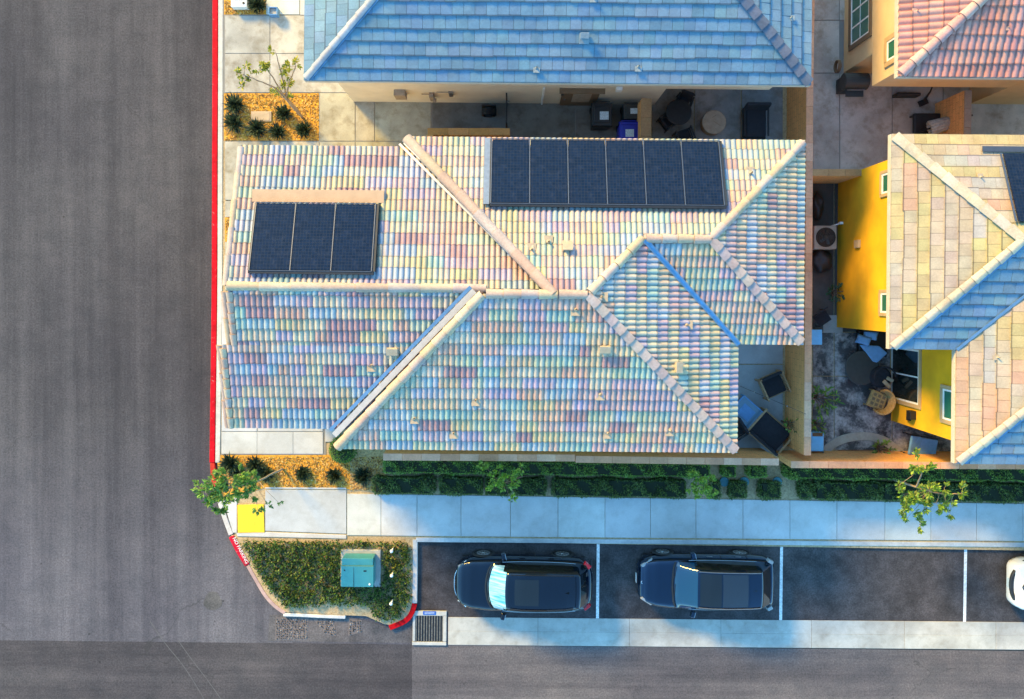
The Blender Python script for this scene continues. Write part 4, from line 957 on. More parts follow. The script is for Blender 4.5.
# pad mounted transformer in the island
p = P(361, 567.5, .15); t = thing('transformer_box', 'teal pad-mounted electrical transformer box in the leafy island', 'transformer', (p.x, p.y, .1), -.01)
m = MB(); m.box((0.0, 0, .07), (1.42, 1.32, .14)); m.build('concrete_pad', plain('pad_concrete', (.36, .36, .34), .9, 0, .15, 4, .3), t, bevel=.03)
hx = .55; Y0 = .10; bw, bd = 1.08, .98; ox = 0
m = MB(); m.box((ox, -.05 + Y0, .14 + .29), (bw, bd, .56)); m.build('cabinet', M['teal'], t, bevel=.02)
m = MB(); m.add([(ox - bw / 2 - .02, .50, .46), (ox + bw / 2 + .02, .50, .46), (ox + bw / 2 + .02, .28, .74), (ox - bw / 2 - .02, .28, .74), (ox - bw / 2 - .02, -.44, .72), (ox + bw / 2 + .02, -.44, .72), (ox - bw / 2 - .02, -.44, .66), (ox + bw / 2 + .02, -.44, .66), (ox - bw / 2 - .02, .48, .41), (ox + bw / 2 + .02, .48, .41)],
        [(3, 2, 5, 4), (4, 5, 7, 6), (0, 3, 4, 6, 8), (1, 9, 7, 5, 2), (8, 6, 7, 9)], mi=0); m.f.append((0, 1, 2, 3)); m.c.append((1, 1, 1)); m.mi.append(1)
m.f.append((8, 9, 1, 0)); m.c.append((1, 1, 1)); m.mi.append(1)
ld = m.build('lid', [M['teal'], M['teald']], t, bevel=.008)
m = MB(); m.box((ox - .12, -.08, .735), (.012, .7, .008)); m.box((ox + .27, .12, .737), (.10, .045, .01)); m.box((ox - .44, .14, .737), (.05, .04, .01)); m.build('hinge_seam', M['iron'], ld)
m = MB(); m.lathe([(.035, .722), (.035, .745)], (ox + .43, -.34, 0), 10); m.build('padlock', M['white'], ld)
# path lights
pl = thing('path_light', 'small white path light in the island, the one nearest the pavement', 'path light', P(394, 546, 0) + Vector((0, 0, .1)), 0, 'white path lights in the island')
m = MB(); m.tube([(0, 0, 0), (0, 0, .42)], .028, 8); m.build('post', M['white'], pl, smooth=True)
m = MB(); m.lathe([(.025, .40), (.055, .43), (.06, .48), (.04, .52), (.01, .53)], n=14); m.build('lamp_head', M['white'], pl, smooth=True)
dup(pl, P(394, 570, 0) + Vector((0, 0, .1)), 0, 'small white path light in the island, in the middle of the three')
dup(pl, P(393.5, 597.5, 0) + Vector((0, 0, .1)), 0, 'small white path light in the island, the one nearest the drain')
# storm drain
p = P(429.5, 628, 0); t = thing('storm_drain', 'steel storm drain grate in a concrete frame with a small blue plaque', 'drain', (p.x, p.y, 0), -.01)
m = MB(); W_, H_ = 1.22, 1.15; fw = .12
for c, s in (((0, H_ / 2 - fw / 2 + .03, .03), (W_, fw + .05, .06)), ((0, -H_ / 2 + fw / 2 - .02, .03), (W_, fw, .06)), ((-W_ / 2 + fw / 2, 0, .029), (fw - .03, H_ - 2 * fw, .058)), ((W_ / 2 - fw / 2, 0, .029), (fw, H_ - 2 * fw, .058))): m.box(c, s)
m.build('drain_frame', plain('drain_concrete', (.42, .42, .40), .85, 0, .15, 6, .3), t, bevel=.01)
m = MB(); m.box((0, 0, .012), (W_ - .2, H_ - .2, .01)); m.build('pit', M['dark'], t)
m = MB()
for k in range(11): m.box((-W_ / 2 + .14 + k * (W_ - .28) / 10, 0, .035), (.035, H_ - .2, .03))
m.build('grate_bars', plain('rusty_grate', (.20, .18, .15), .6, .4, .4, 14), t, bevel=.004)
m = MB(); m.box((0, H_ / 2 - .01, .066), (.46, .13, .012)); pq = m.build('plaque', plain('blue_plaque', (.015, .09, .42), .4, 0, .1), t)
m = MB()
for k in range(2): m.box((0, H_ / 2 + .018 - k * .05, .073), (.36, .014, .004))
m.build('plaque_line', M['sticker'], pq)
# tactile pad
mb = MB(); q = [P(237.5, 505, .13), P(263.5, 504.5, .13), P(264.5, 532.5, .13), P(238, 532.5, .13)]
mb.prism(q, .09, .142)
for i in range(14):
    for j in range(15):
        s_, t_ = (i + .5) / 14, (j + .5) / 15; c = q[0].lerp(q[1], s_).lerp(q[3].lerp(q[2], s_), t_)
        mb.lathe([(.016, .142), (.012, .147)], (c.x, c.y, 0), 6)
o = mb.build('tactile_pad', M['yellowpad'], None, (q[0].x, q[0].y, 0), loc=(q[0].x, q[0].y, 0)); tag(o, 'yellow tactile warning pad at the pavement corner under the tree', 'tactile paving')
# utility lids and irrigation valve covers
def lid(label, px, py, r, mat, name='valve_lid', cat='valve lid', sq=None):
    p = P(px, py, .13); m = MB()
    if sq: m.box((0, 0, .0), (sq[0], sq[1], .06)); m.box((0, 0, .034), (sq[0] * .86, sq[1] * .8, .012))
    else: m.lathe([(r, -.02), (r, .04), (r * .9, .05), (r * .55, .05), (r * .5, .055)], n=18)
    o = m.build(name, mat, bevel=.008, loc=(p.x, p.y, .14)); return tag(o, label, cat)
for px, lb in ((724, 'round blue-green valve lid beside the lime tree'), (744, 'round blue-green valve lid in the middle of the bare soil gap'), (777, 'round blue-green valve lid behind the right low shrub')): lid(lb, px, 481.5, .17, M['cap_b'])['group'] = 'irrigation valve lids'
lid('small dull green valve lid half hidden in the hedge gap at right', 818, 482, .13, M['cap_b'])['group'] = 'irrigation valve lids'
p = P(240, 3, .3); t = thing('utility_box', 'white utility box with a round black dial at the top edge by the kerb', 'utility box', (p.x, p.y, .11))
m = MB(); m.box((0, .0, .16), (.56, .36, .32)); m.build('box_body', M['white'], t, bevel=.02); m = MB(); m.lathe([(.045, .32), (.045, .335)], (.17, -.05, 0), 14); m.build('dial', M['dark'], t); m = MB(); m.box((0, .05, .322), (.3, .02, .006)); m.build('seam', M['steel'], t)
lid('pale cream utility cover in the mulch between the spiky shrubs', 261.5, 116.5, .2, M['ventc'], 'utility_cover', 'utility cover', (.72, .36))
p = P(274, 12, .3); t = thing('planter', 'grey square planter box on the path by the top house', 'planter', (p.x, p.y, .13))
m = MB(); 
for c, s in (((-.14, 0, .15), (.03, .24, .3)), ((.14, 0, .15), (.03, .24, .3)), ((0, .125, .15), (.31, .03, .3)), ((0, -.125, .15), (.31, .03, .3))): m.box(c, s)
m.build('planter_wall', M['slateblue'], t, bevel=.006); m = MB(); m.box((0, 0, .12), (.24, .21, .2)); m.build('planter_soil', M['canvas'], t)
# tiny stones and spots on the lane
for i, (px, py, s) in enumerate(((888, 616, .06), (832, 573, .03), (821, 598, .04), (834, 602, .04))):
    pass

# ------------------------------------------------------------------ FURNITURE
def round_seat(mb, r, z0, z1, c=(0, 0)): mb.lathe([(r * .96, z0), (r, z0 + .02), (r, z1 - .03), (r * .94, z1)], (c[0], c[1], 0), 24)
def patio_chair(label, px, py, rz, w, d, frame, cush, name='armchair', h=.42, back=.8, group=None, legs=True):
    p = P(px, py, h); t = thing(name, label, 'chair', (p.x, p.y, .13), rz, group)
    m = MB(); m.box((0, 0, h - .04), (w - .12, d - .1, .12)); m.build('seat', cush, t, bevel=.04)
    m = MB(); m.box((0, d / 2 - .03, (back + h) / 2), (w - .08, .10, back - h + .1), rx=-.18); m.build('backrest', cush, t, bevel=.035)
    m = MB(); m.tube([(-w / 2, d / 2, back - .02), (w / 2, d / 2, back - .02)], .028, 8); m.build('back_rail', frame, t)
    m = MB(); m.box((0, -d / 2 + .03, h - .1), (w, .05, .08)); m.box((0, 0, h - .12), (w * .3, d - .06, .05)); m.box((0, d / 2 - .02, h - .12), (w, .05, .06)); m.build('frame', frame, t)
    for sx in (-1, 1):
        m = MB(); m.box((sx * w / 2, -.02, h + .18), (.06, d, .045)); m.box((sx * w / 2, 0, h - .1), (.05, d, .05)); m.build('armrest', frame, t, bevel=.01)
        for sy in (-1, 1): m = MB(); m.box((sx * w / 2, sy * (d / 2 - .03), (h + .16) / 2), (.05, .05, h + .16)); m.build('leg', frame, t, bevel=.006)
    return t
# top house patio
p = P(678, 113, .72); t = thing('round_table', 'round black patio table under the eave of the cream house', 'table', (p.x, p.y, .13))
m = MB(); m.lathe([(.43, .69), (.45, .70), (.45, .72), (.43, .73)], n=32); m.build('tabletop', M['iron'], t)
m = MB(); m.lathe([(.28, 0), (.26, .03), (.04, .06), (.035, .69)], n=18); m.build('pedestal', M['iron'], t)
patio_chair('black wire-framed chair behind the round black table, nearest the house', 683, 103, -.35, .5, .5, M['iron'], M['cushd'], 'patio_chair', .42, .78, 'chairs at the round black table')
patio_chair('black wire-framed chair on the left of the round black table', 667, 122, 2.2, .48, .46, M['iron'], M['cushd'], 'patio_chair', .42, .62, 'chairs at the round black table')
patio_chair('black wire-framed chair below the round black table, half under the solar roof', 684, 137, 3.5, .55, .5, M['iron'], M['cushd'], 'patio_chair', .42, .75, 'chairs at the round black table')
p = P(713, 123, .42); t = thing('fire_table', 'round beige covered stool-height table in the middle of the shaded patio', 'table', (p.x, p.y, .13))
m = MB(); m.lathe([(.36, 0), (.40, .05), (.40, .36), (.36, .40)], n=28); m.build('drum', M['wood'], t, smooth=False); m = MB(); m.lathe([(.41, .40), (.42, .41), (.42, .44), (.40, .45)], n=32); m.build('tabletop', M['beige'], t)
m = MB(); m.box((.0, .2, .452), (.18, .012, .004), .6); m.box((.1, -.05, .452), (.3, .01, .004), -.6); m.build('table_seam', M['trimd'], t)
p = P(755, 123, .45); t = thing('lounge_chair', 'wide black cushioned lounge chair near the long wall, north patio', 'chair', (p.x, p.y, .13), .0)
m = MB(); m.box((0, 0, .36), (.72, 1.02, .18)); m.build('seat', M['cushd'], t, bevel=.06); m = MB(); m.box((.0, .52, .6), (.86, .12, .5), rx=-.2); m.build('backrest', M['cushd'], t, bevel=.05)
m = MB(); m.box((0, 0, .2), (.8, 1.1, .1)); m.build('frame', M['iron'], t, bevel=.02)
for sx in (-1, 1): m = MB(); m.box((sx * .41, 0, .5), (.06, 1.0, .06)); m.build('armrest', M['iron'], t, bevel=.02)
for sx in (-1, 1):
    for sy in (-1, 1): m = MB(); m.box((sx * .36, sy * .5, .1), (.05, .05, .2)); m.build('leg', M['iron'], t)
p = P(762, 139, .3); o = MB(); o.lathe([(.06, 0), (.07, .1), (.05, .14)], n=12); tag(o.build('ash_pot', M['dark'], loc=(p.x, p.y, .13)), 'tiny dark pot on the patio beside the lounge chair', 'pot')
# main house east patio
patio_chair('smaller black cushioned armchair with tan frame, upper one on the blue-grey patio', 772.5, 385, .42, .82, .78, M['wood'], M['cushd'], 'armchair', .42, .72, 'tan framed patio seats')
p = P(769, 431, .42); t = thing('loveseat', 'larger black cushioned seat with tan frame turned towards the house, lower one on the patio', 'sofa', (p.x, p.y, .13), 2.42)
m = MB(); m.box((0, 0, .38), (1.18, .86, .16)); m.build('seat', M['cushd'], t, bevel=.04)
m = MB(); m.box((0, .46, .55), (1.24, .10, .45), rx=-.12); m.build('backrest', M['cushd'], t, bevel=.03)
m = MB(); m.box((0, .53, .7), (1.34, .05, .07)); m.build('back_rail', M['wood'], t, bevel=.01)
m = MB(); m.box((0, -.46, .28), (1.3, .06, .14)); m.box((0, 0, .22), (1.24, .9, .08)); m.build('frame', M['wood'], t, bevel=.01)
for sx in (-1, 1):
    m = MB(); m.box((sx * .66, 0, .58), (.07, 1.02, .05)); m.build('armrest', M['wood'], t, bevel=.01)
    for sy in (-1, 1): m = MB(); m.box((sx * .64, sy * .46, .29), (.06, .06, .58)); m.build('leg', M['wood'], t)
p = P(745, 412, .38); t = thing('coffee_table', 'low square glass coffee table with a pale metal frame beside the black seats', 'table', (p.x, p.y, .13), -.72)
m = MB()
for c, s in (((0, .4, .36), (.95, .04, .05)), ((0, -.4, .36), (.95, .04, .05)), ((.45, 0, .36), (.04, .8, .05)), ((-.45, 0, .36), (.04, .8, .05)), ((0, .2, .15), (.7, .03, .03)), ((0, -.2, .15), (.7, .03, .03))): m.box(c, s)
m.build('frame', M['slateblue'], t); m = MB(); m.box((0, 0, .375), (.86, .76, .012)); m.build('tabletop', glass('table_glass', (.10, .19, .28), .1), t)
m = MB(); m.box((0, 0, .388), (.5, .44, .006)); m.box((0, 0, .394), (.44, .38, .006)); m.build('tray', M['slateblue'], t)
for sx in (-1, 1):
    for sy in (-1, 1): m = MB(); m.box((sx * .44, sy * .39, .17), (.04, .04, .34)); m.build('leg', M['slateblue'], t)
patio_chair('black cushioned armchair mostly hidden under the eave, left of the coffee table', 732, 429, -1.0, .7, .7, M['iron'], M['cushd'], 'armchair', .42, .7)
# string light wire with bulbs over the patio
t = thing('string_light', 'thin dark string light wire crossing above the blue-grey patio', 'string light', P(740, 386, 2.2))
b0 = P(740, 386, 2.2); b1 = P(806, 414, 2.05); m = MB(); pth = []
for k in range(13):
    s_ = k / 12; q = b0.lerp(b1, s_); q.z -= .25 * math.sin(math.pi * s_); pth.append(q - b0)
m.tube(pth, .008, 5); m.build('wire', M['dark'], t); m = MB()
for k in (3, 6, 9): m.lathe([(.012, 0), (.028, -.04), (.02, -.08)], tuple(pth[k]), 8)
m.build('bulb', M['lamp'], t)
# yellow house patio
p = P(866, 345, .4); t = thing('daybed', 'dark low daybed with a pale blue seat cushion beneath the yellow wall', 'daybed', (p.x, p.y, .13), .0)
m = MB(); m.box((.25, .05, .16), (1.0, .95, .2)); m.build('base', M['iron'], t, bevel=.03)
m = MB(); m.prism([(-.26, .02), (.42, -.02), (.72, -.28), (.36, -.62), (.2, -.58)], .27, .38); m.build('seat_cushion', M['cushb'], t, bevel=.04)
m = MB(); m.box((.35, .52, .42), (1.1, .10, .34)); m.build('backrest', M['iron'], t, bevel=.02)
for sx in (-1, 1):
    for sy in (-1, 1): m = MB(); m.box((sx * .45 + .25, .05 + sy * .42, .03), (.06, .06, .07)); m.build('leg', M['iron'], t)
def pillow(label, px, py, rz, h):
    p = P(px, py, h); bm = bmesh.new(); bmesh.ops.create_grid(bm, x_segments=8, y_segments=8, size=.5)
    tops = list(bm.verts); r = bmesh.ops.duplicate(bm, geom=bm.verts[:] + bm.edges[:] + bm.faces[:])
    dv = [v for v in r['geom'] if isinstance(v, bmesh.types.BMVert)]
    for vs, sg in ((tops, 1), (dv, -1)):
        for v in vs:
            x, y = v.co.x * 2, v.co.y * 2; k = (1 - x ** 4) * (1 - y ** 4); v.co.z = sg * .09 * max(0, k) ** .6; v.co.x *= .52 * (1 - .08 * (1 - y * y)) ; v.co.y *= .34 * (1 - .08 * (1 - x * x))
    bmesh.ops.remove_doubles(bm, verts=bm.verts[:], dist=.001); me = bpy.data.meshes.new('pillow'); bm.to_mesh(me); bm.free()
    o = link(me, 'pillow', M['cushb'], None, True); o.location = (p.x, p.y, h); o.rotation_euler = (.15, -.1, rz); tag(o, label, 'pillow', 'pale blue pillows on the daybed')
pillow('pale blue pillow at the upper right of the daybed', 870.5, 335, -.18, .56); pillow('pale blue pillow at the lower left of the daybed, next to the seat cushion', 863.5, 340, -.3, .58)
p = P(860, 367.5, .3); t = thing('round_table', 'low round charcoal table on the mottled patio of the yellow house', 'table', (p.x, p.y, .13))
m = MB(); m.lathe([(.56, .30), (.60, .31), (.60, .34), (.58, .35)], n=36); m.build('tabletop', M['gbin'], t); m = MB(); m.lathe([(.4, 0), (.3, .05), (.12, .1), (.12, .3)], n=20); m.build('pedestal', M['iron'], t)
p = P(880.5, 377, .5); t = thing('wicker_chair', 'dark round-backed chair in the shade beside the sliding door', 'chair', (p.x, p.y, .13), -.2)
m = MB(); m.lathe([(.36, .1), (.38, .36), (.30, .42), (.05, .40)], n=22); m.build('seat', M['cushd'], t)
m = MB(); pts = [(.38 * math.cos(a), .38 * math.sin(a)) for a in [math.pi * .1 + k * math.pi * 1.0 / 12 for k in range(13)]]
m.tube([(x, y, .72) for x, y in pts], .035, 7); m.build('backrest', M['cushd'], t)
m = MB(); m.box((.22, -.2, .46), (.34, .14, .08), -.6); m.box((.30, -.02, .46), (.26, .13, .08), -.3); m.build('seat_pad', M['ventc'], t, bevel=.03)
p = P(878, 400.5, .5); t = thing('wicker_chair', 'tan woven wicker armchair with a rounded back beside the yellow wall', 'chair', (p.x, p.y, .13), -1.95)
m = MB(); m.box((0, -.04, .38), (.60, .62, .12)); m.build('seat', M['wick'], t, bevel=.05)
m = MB()
for k, hgt in enumerate((.48, .55, .62, .69, .76)):
    rr_ = .36 + .015 * k; m.tube([(rr_ * math.cos(a), rr_ * .9 * math.sin(a) + .02, hgt) for a in [-.35 + q * (math.pi + .7) / 14 for q in range(15)]], .04, 6)
m.build('backrest', M['wick'], t)
m = MB(); 
for gx_ in range(3):
    for gy_ in range(3): m.box((-.16 + gx_ * .16, -.2 + gy_ * .16, .445), (.10, .10, .012))
m.build('seat_pad', M['trimd'], t)
for sx in (-1, 1):
    for sy in (-1, 1): m = MB(); m.tube([(sx * .28, sy * .26, 0), (sx * .28, sy * .26, .36)], .025, 7); m.build('leg', M['wick'], t)
# pale blue tub planter with a plant, and pale blue box further up
p = P(815.5, 441, .5); t = thing('tall_planter', 'pale blue tall planter in the corner of the yellow house yard', 'planter', (p.x, p.y, .13))
m = MB(); m.box((0, 0, .28), (.42, .62, .54), taper=1.08); m.build('pot', M['skyblue'], t, bevel=.04); m = MB(); m.box((0, .26, .552), (.36, .12, .02)); m.build('pot_soil', M['dsoil'], t)
m = MB(); m.tube([(.27, -.4, 0), (.27, -.4, .4), (.27, .35, .4)], .02, 7, caps=True); m.build('pot_stand', M['steel'], t)
p = P(814.5, 337, .5); t = thing('storage_box', 'pale blue storage box against the long wall beside the concrete step', 'box', (p.x, p.y, .13))
m = MB(); m.box((0, 0, .22), (.42, .5, .44)); m.build('box_body', M['skyblue'], t, bevel=.03); m = MB(); m.box((0, 0, .465), (.45, .53, .05)); m.build('lid', M['skyblue'], t, bevel=.015)
# slate blue lounger / storage bench near south wall
p = P(920.5, 446, .5); t = thing('lounge_chair', 'slate blue reclining garden chair folded low by the south wall of the yellow house', 'chair', (p.x, p.y, .13), -.17)
m = MB(); m.box((.22, 0, .44), (.62, .62, .10), ry=.06); m.build('seat', M['slateblue'], t, bevel=.03)
m = MB(); m.box((-.32, 0, .58), (.50, .66, .09), ry=.45); m.build('backrest', M['slateblue'], t, bevel=.03)
for sy in (-1, 1): m = MB(); m.box((0, sy * .34, .35), (1.1, .04, .05)); m.build('frame_rail', M['iron'], t)
for sx in (-1, 1):
    for sy in (-1, 1): m = MB(); m.tube([(sx * .5, sy * .34, 0), (sx * .42, sy * .34, .35)], .018); m.build('leg', M['iron'], t)
# pink house yard: barbecue, hose ring, umbrella on a black base
p = P(853.5, 83, .8); t = thing('barbecue', 'black lidded barbecue in the recess under the beige house', 'barbecue', (p.x, p.y, .13))
m = MB(); m.box((0, 0, .4), (.75, .5, .6)); m.build('cart', M['dark'], t, bevel=.02)
m = MB(); m.lathe([(.27, -.42), (.29, -.40), (.29, .40), (.27, .42)], (0, .02, .78), 20, axis='X'); m.build('hood', M['gbin'], t, smooth=False)
m = MB(); m.box((0, -.38, .74), (.62, .24, .04)); m.build('side_shelf', M['gbin'], t, bevel=.01); m = MB(); m.tube([(-.3, -.29, .86), (.3, -.29, .86)], .018); m.build('handle', M['steel'], t)
for sx in (-1, 1): m = MB(); m.lathe([(.09, -.03), (.09, .03)], (sx * .3, .1, .09), 12, axis='X'); m.build('wheel', M['tyre'], t)
p = P(838.5, 66, .9); t = thing('hose_reel', 'round tan hose ring hanging on the beige house wall', 'hose ring', (p.x, p.y, .75)); m = MB()
for k in range(3): m.tube([(.04 * k - .05, .2 * math.cos(a), .2 * math.sin(a) + .1) for a in [i * math.pi / 10 for i in range(21)]], .022, 6)
m.build('hose', M['trimd'], t); m = MB(); m.box((.08, 0, .1), (.06, .08, .12)); m.build('bracket', M['iron'], t)
p = P(926, 124, .35); t = thing('bench', 'black covered bench beside the folded grey umbrella', 'bench', (p.x, p.y, .13), 0)
m = MB(); m.box((0, -.15, .3), (1.0, 1.0, .16)); m.build('seat', M['dark'], t, bevel=.05)
for sx in (-1, 1):
    for sy in (-1, 1): m = MB(); m.box((sx * .44, -.15 + sy * .44, .11), (.06, .06, .22)); m.build('leg', M['dark'], t)
p = P(948, 123, .75); t = thing('patio_umbrella', 'folded grey canvas patio umbrella lying across the black bench', 'umbrella', (p.x, p.y, .75), .3); t.scale = (1.25, 1.25, 1.25)
m = MB(); rnd = random.Random(4)
for k in range(11):
    a = k * 2 * math.pi / 11; rr_ = .12 + rnd.uniform(-.02, .03)
    m.tube([(-.62, .16 * math.cos(a), .15 + .1 * math.sin(a)), (-.2, rr_ * 1.2 * math.cos(a), .15 + rr_ * math.sin(a)), (.35, .09 * math.cos(a), .15 + .08 * math.sin(a)), (.5, .03 * math.cos(a), .15)], [.05, .055, .035, .012], 6)
m.build('canopy', M['canvas'], t, smooth=True); m = MB(); m.tube([(-.9, 0, .15), (.62, 0, .15)], .024, 8); m.build('pole', M['iron'], t)
p = P(924, 101, .2)
o = MB(); o.tube([(0, 0, .05), (.05, .25, .4), (.0, .5, .75)], [.05, .03, .02], 7); o.box((-.02, -.05, .05), (.3, .2, .1), .4); tag(o.build('garden_tool', M['dark'], loc=(p.x, p.y, .13)), 'small dark upright tool standing on the grey patio below the pink roof', 'tool')
o = MB(); p = P(906, 95.5, .3); o.box((0, 0, .2), (.85, .12, .4)); tag(o.build('doormat_roll', M['dark'], loc=(p.x, p.y, .13), bevel=.04), 'black rolled mat along the foot of the beige house', 'mat')

# ------------------------------------------------------------------ VEGETATION
LIME = [(.22, .36, .03), (.30, .44, .04), (.14, .27, .03), (.36, .46, .08), (.09, .19, .03)]
OLIV = [(.30, .33, .03), (.38, .36, .04), (.20, .25, .03), (.10, .17, .03), (.45, .40, .05)]
DEEP = [(.10, .22, .03), (.16, .30, .04), (.07, .16, .03), (.22, .36, .05)]
DARK = [(.018, .035, .02), (.03, .05, .025), (.012, .025, .015), (.045, .07, .03)]
HEDG = [(.10, .22, .03), (.15, .29, .04), (.065, .15, .025), (.20, .34, .05)]
HED2 = [(.075, .135, .025), (.10, .165, .03), (.045, .08, .02), (.15, .21, .04)]
COVER = [(.05, .11, .012), (.085, .16, .016), (.022, .055, .009), (.18, .23, .03), (.006, .018, .005)]
def rdir(r):
    while True:
        v = Vector((r.uniform(-1, 1), r.uniform(-1, 1), r.uniform(-1, 1)))
        if .05 < v.length < 1: return v.normalized()
def tree(name, label, base, stems, clusters, pal, bark, tr=.05, lsz=.13, seed=1, flat=.75, cat='tree', group=None, spread=1.2, dens=2.7):
    """stems: paths in px,py,h from the base; clusters: (px,py,h,radius,leaves)"""
    r = random.Random(seed); b = P(*base, 0); b.z = .1
    t = thing(name, label, cat, b, 0, group); w = MB(); lf = MB(); tips = []
    for st in stems:
        path = [Vector((0, 0, 0))] + [P(*s) - b for s in st]; n = len(path)
        pth = []; 
        for i in range(n - 1):
            for k in range(4): pth.append(path[i].lerp(path[i + 1], k / 4) + rdir(r) * (.012 if i + k else 0))
        pth.append(path[-1]); w.tube(pth, [tr * (1 - .72 * i / len(pth)) for i in range(len(pth))], 8); tips += pth[3:]
    for (px, py, h, rad, n) in clusters:
        rad *= spread
        c = P(px, py, h) - b; near = min(tips, key=lambda q: (q - c).length)
        mid = near.lerp(c, .5) + Vector((0, 0, .05)); w.tube([near, mid, c], [tr * .32, tr * .22, tr * .1], 6)
        tw = []
        for k in range(max(3, n // 14)):
            e = c + Vector((*(rdir(r) * rad * r.uniform(.4, 1.0)).xy, 0)) + Vector((0, 0, r.uniform(-.6, .6) * rad * flat)); tw.append(e)
            w.tube([c, e], [tr * .1, .004], 4)
        for k in range(int(n * dens)):
            e = tw[k % len(tw)]; q = c.lerp(e, r.uniform(.45, 1.1)) + rdir(r) * rad * .16
            d = ((q - c).normalized() if (q - c).length > .01 else rdir(r)) + rdir(r) * .8 + Vector((0, 0, -.05))
            s_ = lsz * r.uniform(.6, 1.2); lf.leaf(q, s_, s_ * r.uniform(.38, .55), d, r.uniform(-1.2, 1.2), jit(pal[r.randrange(len(pal))], .2))
    w.build('trunk', bark, t, smooth=True, fixn=True); lf.build('crown', M['leaf'], t, fixn=False); return t
tree('street_tree', 'leafy green tree leaning over the red kerb by the yellow pad', (284, 468), [[(272, 474, 1.2), (258, 481, 2.2), (244, 485, 2.9), (232, 487, 3.3)]],
     [(205, 492, 3.5, .38, 105), (214, 483, 3.6, .40, 120), (228, 480, 3.5, .38, 110), (222, 494, 3.4, .42, 120), (238, 488, 3.2, .36, 95), (247, 484, 3.1, .30, 70), (207, 502, 3.3, .30, 70), (220, 513, 3.1, .27, 60), (219, 473, 3.6, .25, 55), (252, 494, 2.9, .26, 55), (268, 505, 2.5, .14, 12), (279, 503, 2.4, .12, 10), (258, 511, 2.6, .2, 30), (240, 474, 3.3, .3, 70), (232, 502, 3.1, .3, 70), (252, 478, 3.0, .28, 60), (199, 488, 3.5, .26, 50)], DEEP, M['bark'], .04, .135, 3, spread=.98, dens=2.0)
tree('young_tree', 'bare-branched young tree with sparse yellow-green leaves in the top left bed', (304, 119), [[(296, 108, .9), (288, 101, 1.5), (276, 88, 2.3), (262, 82, 2.8), (244, 75, 3.2)], [(294, 108, 1.0), (285, 97, 1.8), (273, 78, 2.8), (266, 68, 3.2)], [(292, 104, 1.2), (286, 96, 1.7), (284, 86, 2.4), (279, 66, 3.2), (277, 56, 3.5)], [(286, 99, 1.6), (290, 80, 2.6), (296, 66, 3.1)]],
     [(262, 62, 3.3, .24, 50), (259, 70, 3.1, .2, 30), (236, 73, 3.2, .22, 34), (250, 76, 3.0, .16, 18), (275, 50, 3.5, .14, 12), (282, 70, 3.0, .2, 26), (292, 67, 3.1, .18, 22), (285, 86, 2.4, .24, 44), (282, 98, 1.8, .28, 40), (288, 76, 2.7, .18, 20), (241, 86, 2.8, .14, 12), (296, 62, 3.2, .14, 14), (268, 90, 2.3, .12, 8), (246, 66, 3.1, .16, 14)], OLIV, M['bark'], .045, .12, 8)
tree('street_tree', 'small lime green tree over the hedge gap, left of the pavement trees', (527, 474), [[(518, 478, .9), (508, 482, 1.6), (502, 484, 2.0)]],
     [(488, 470, 2.2, .22, 36), (483, 464, 2.2, .16, 18), (496, 478, 2.3, .28, 60), (508, 476, 2.4, .26, 50), (494, 489, 2.2, .24, 44), (505, 488, 2.2, .26, 44), (515, 482, 2.1, .16, 20), (522, 468, 2.0, .16, 18), (512, 500, 2.1, .15, 22), (500, 470, 2.3, .16, 20)], LIME, M['barkd'], .035, .13, 12)
tree('street_tree', 'compact round bright green tree next to the blue-green lids', (694, 476), [[(698, 480, .8), (703, 484, 1.6)]],
     [(693, 480, 1.8, .2, 40), (702, 476, 1.9, .22, 46), (712, 483, 1.8, .22, 42), (704, 487, 1.9, .26, 56), (696, 490, 1.7, .2, 36), (704, 497, 1.7, .18, 30), (714, 490, 1.6, .16, 22), (689, 486, 1.6, .14, 16)], LIME, M['barkd'], .035, .13, 15)
tree('street_tree', 'wide yellow-green tree overhanging the pavement in front of the yellow house', (888, 477), [[(902, 482, 1.0), (916, 487, 1.8), (928, 492, 2.5)], [(916, 487, 1.8), (922, 474, 2.4), (920, 466, 2.8)], [(924, 490, 2.2), (944, 494, 2.7), (958, 494, 2.9)]],
     [(918, 464, 2.9, .34, 90), (926, 471, 2.8, .26, 50), (903, 494, 2.8, .32, 76), (915, 498, 2.9, .36, 100), (930, 490, 3.0, .34, 90), (910, 508, 2.8, .28, 60), (924, 508, 2.8, .3, 66), (936, 503, 2.8, .26, 50), (946, 508, 2.7, .22, 40), (952, 500, 2.8, .2, 30), (962, 492, 2.9, .24, 40), (944, 488, 2.9, .2, 30), (920, 524, 2.7, .22, 44), (907, 518, 2.7, .14, 18), (899, 485, 2.8, .2, 30), (950, 513, 2.6, .14, 18)], LIME + OLIV[2:4] + DEEP[:2], M['bark'], .04, .135, 19, spread=1.15, dens=2.4)
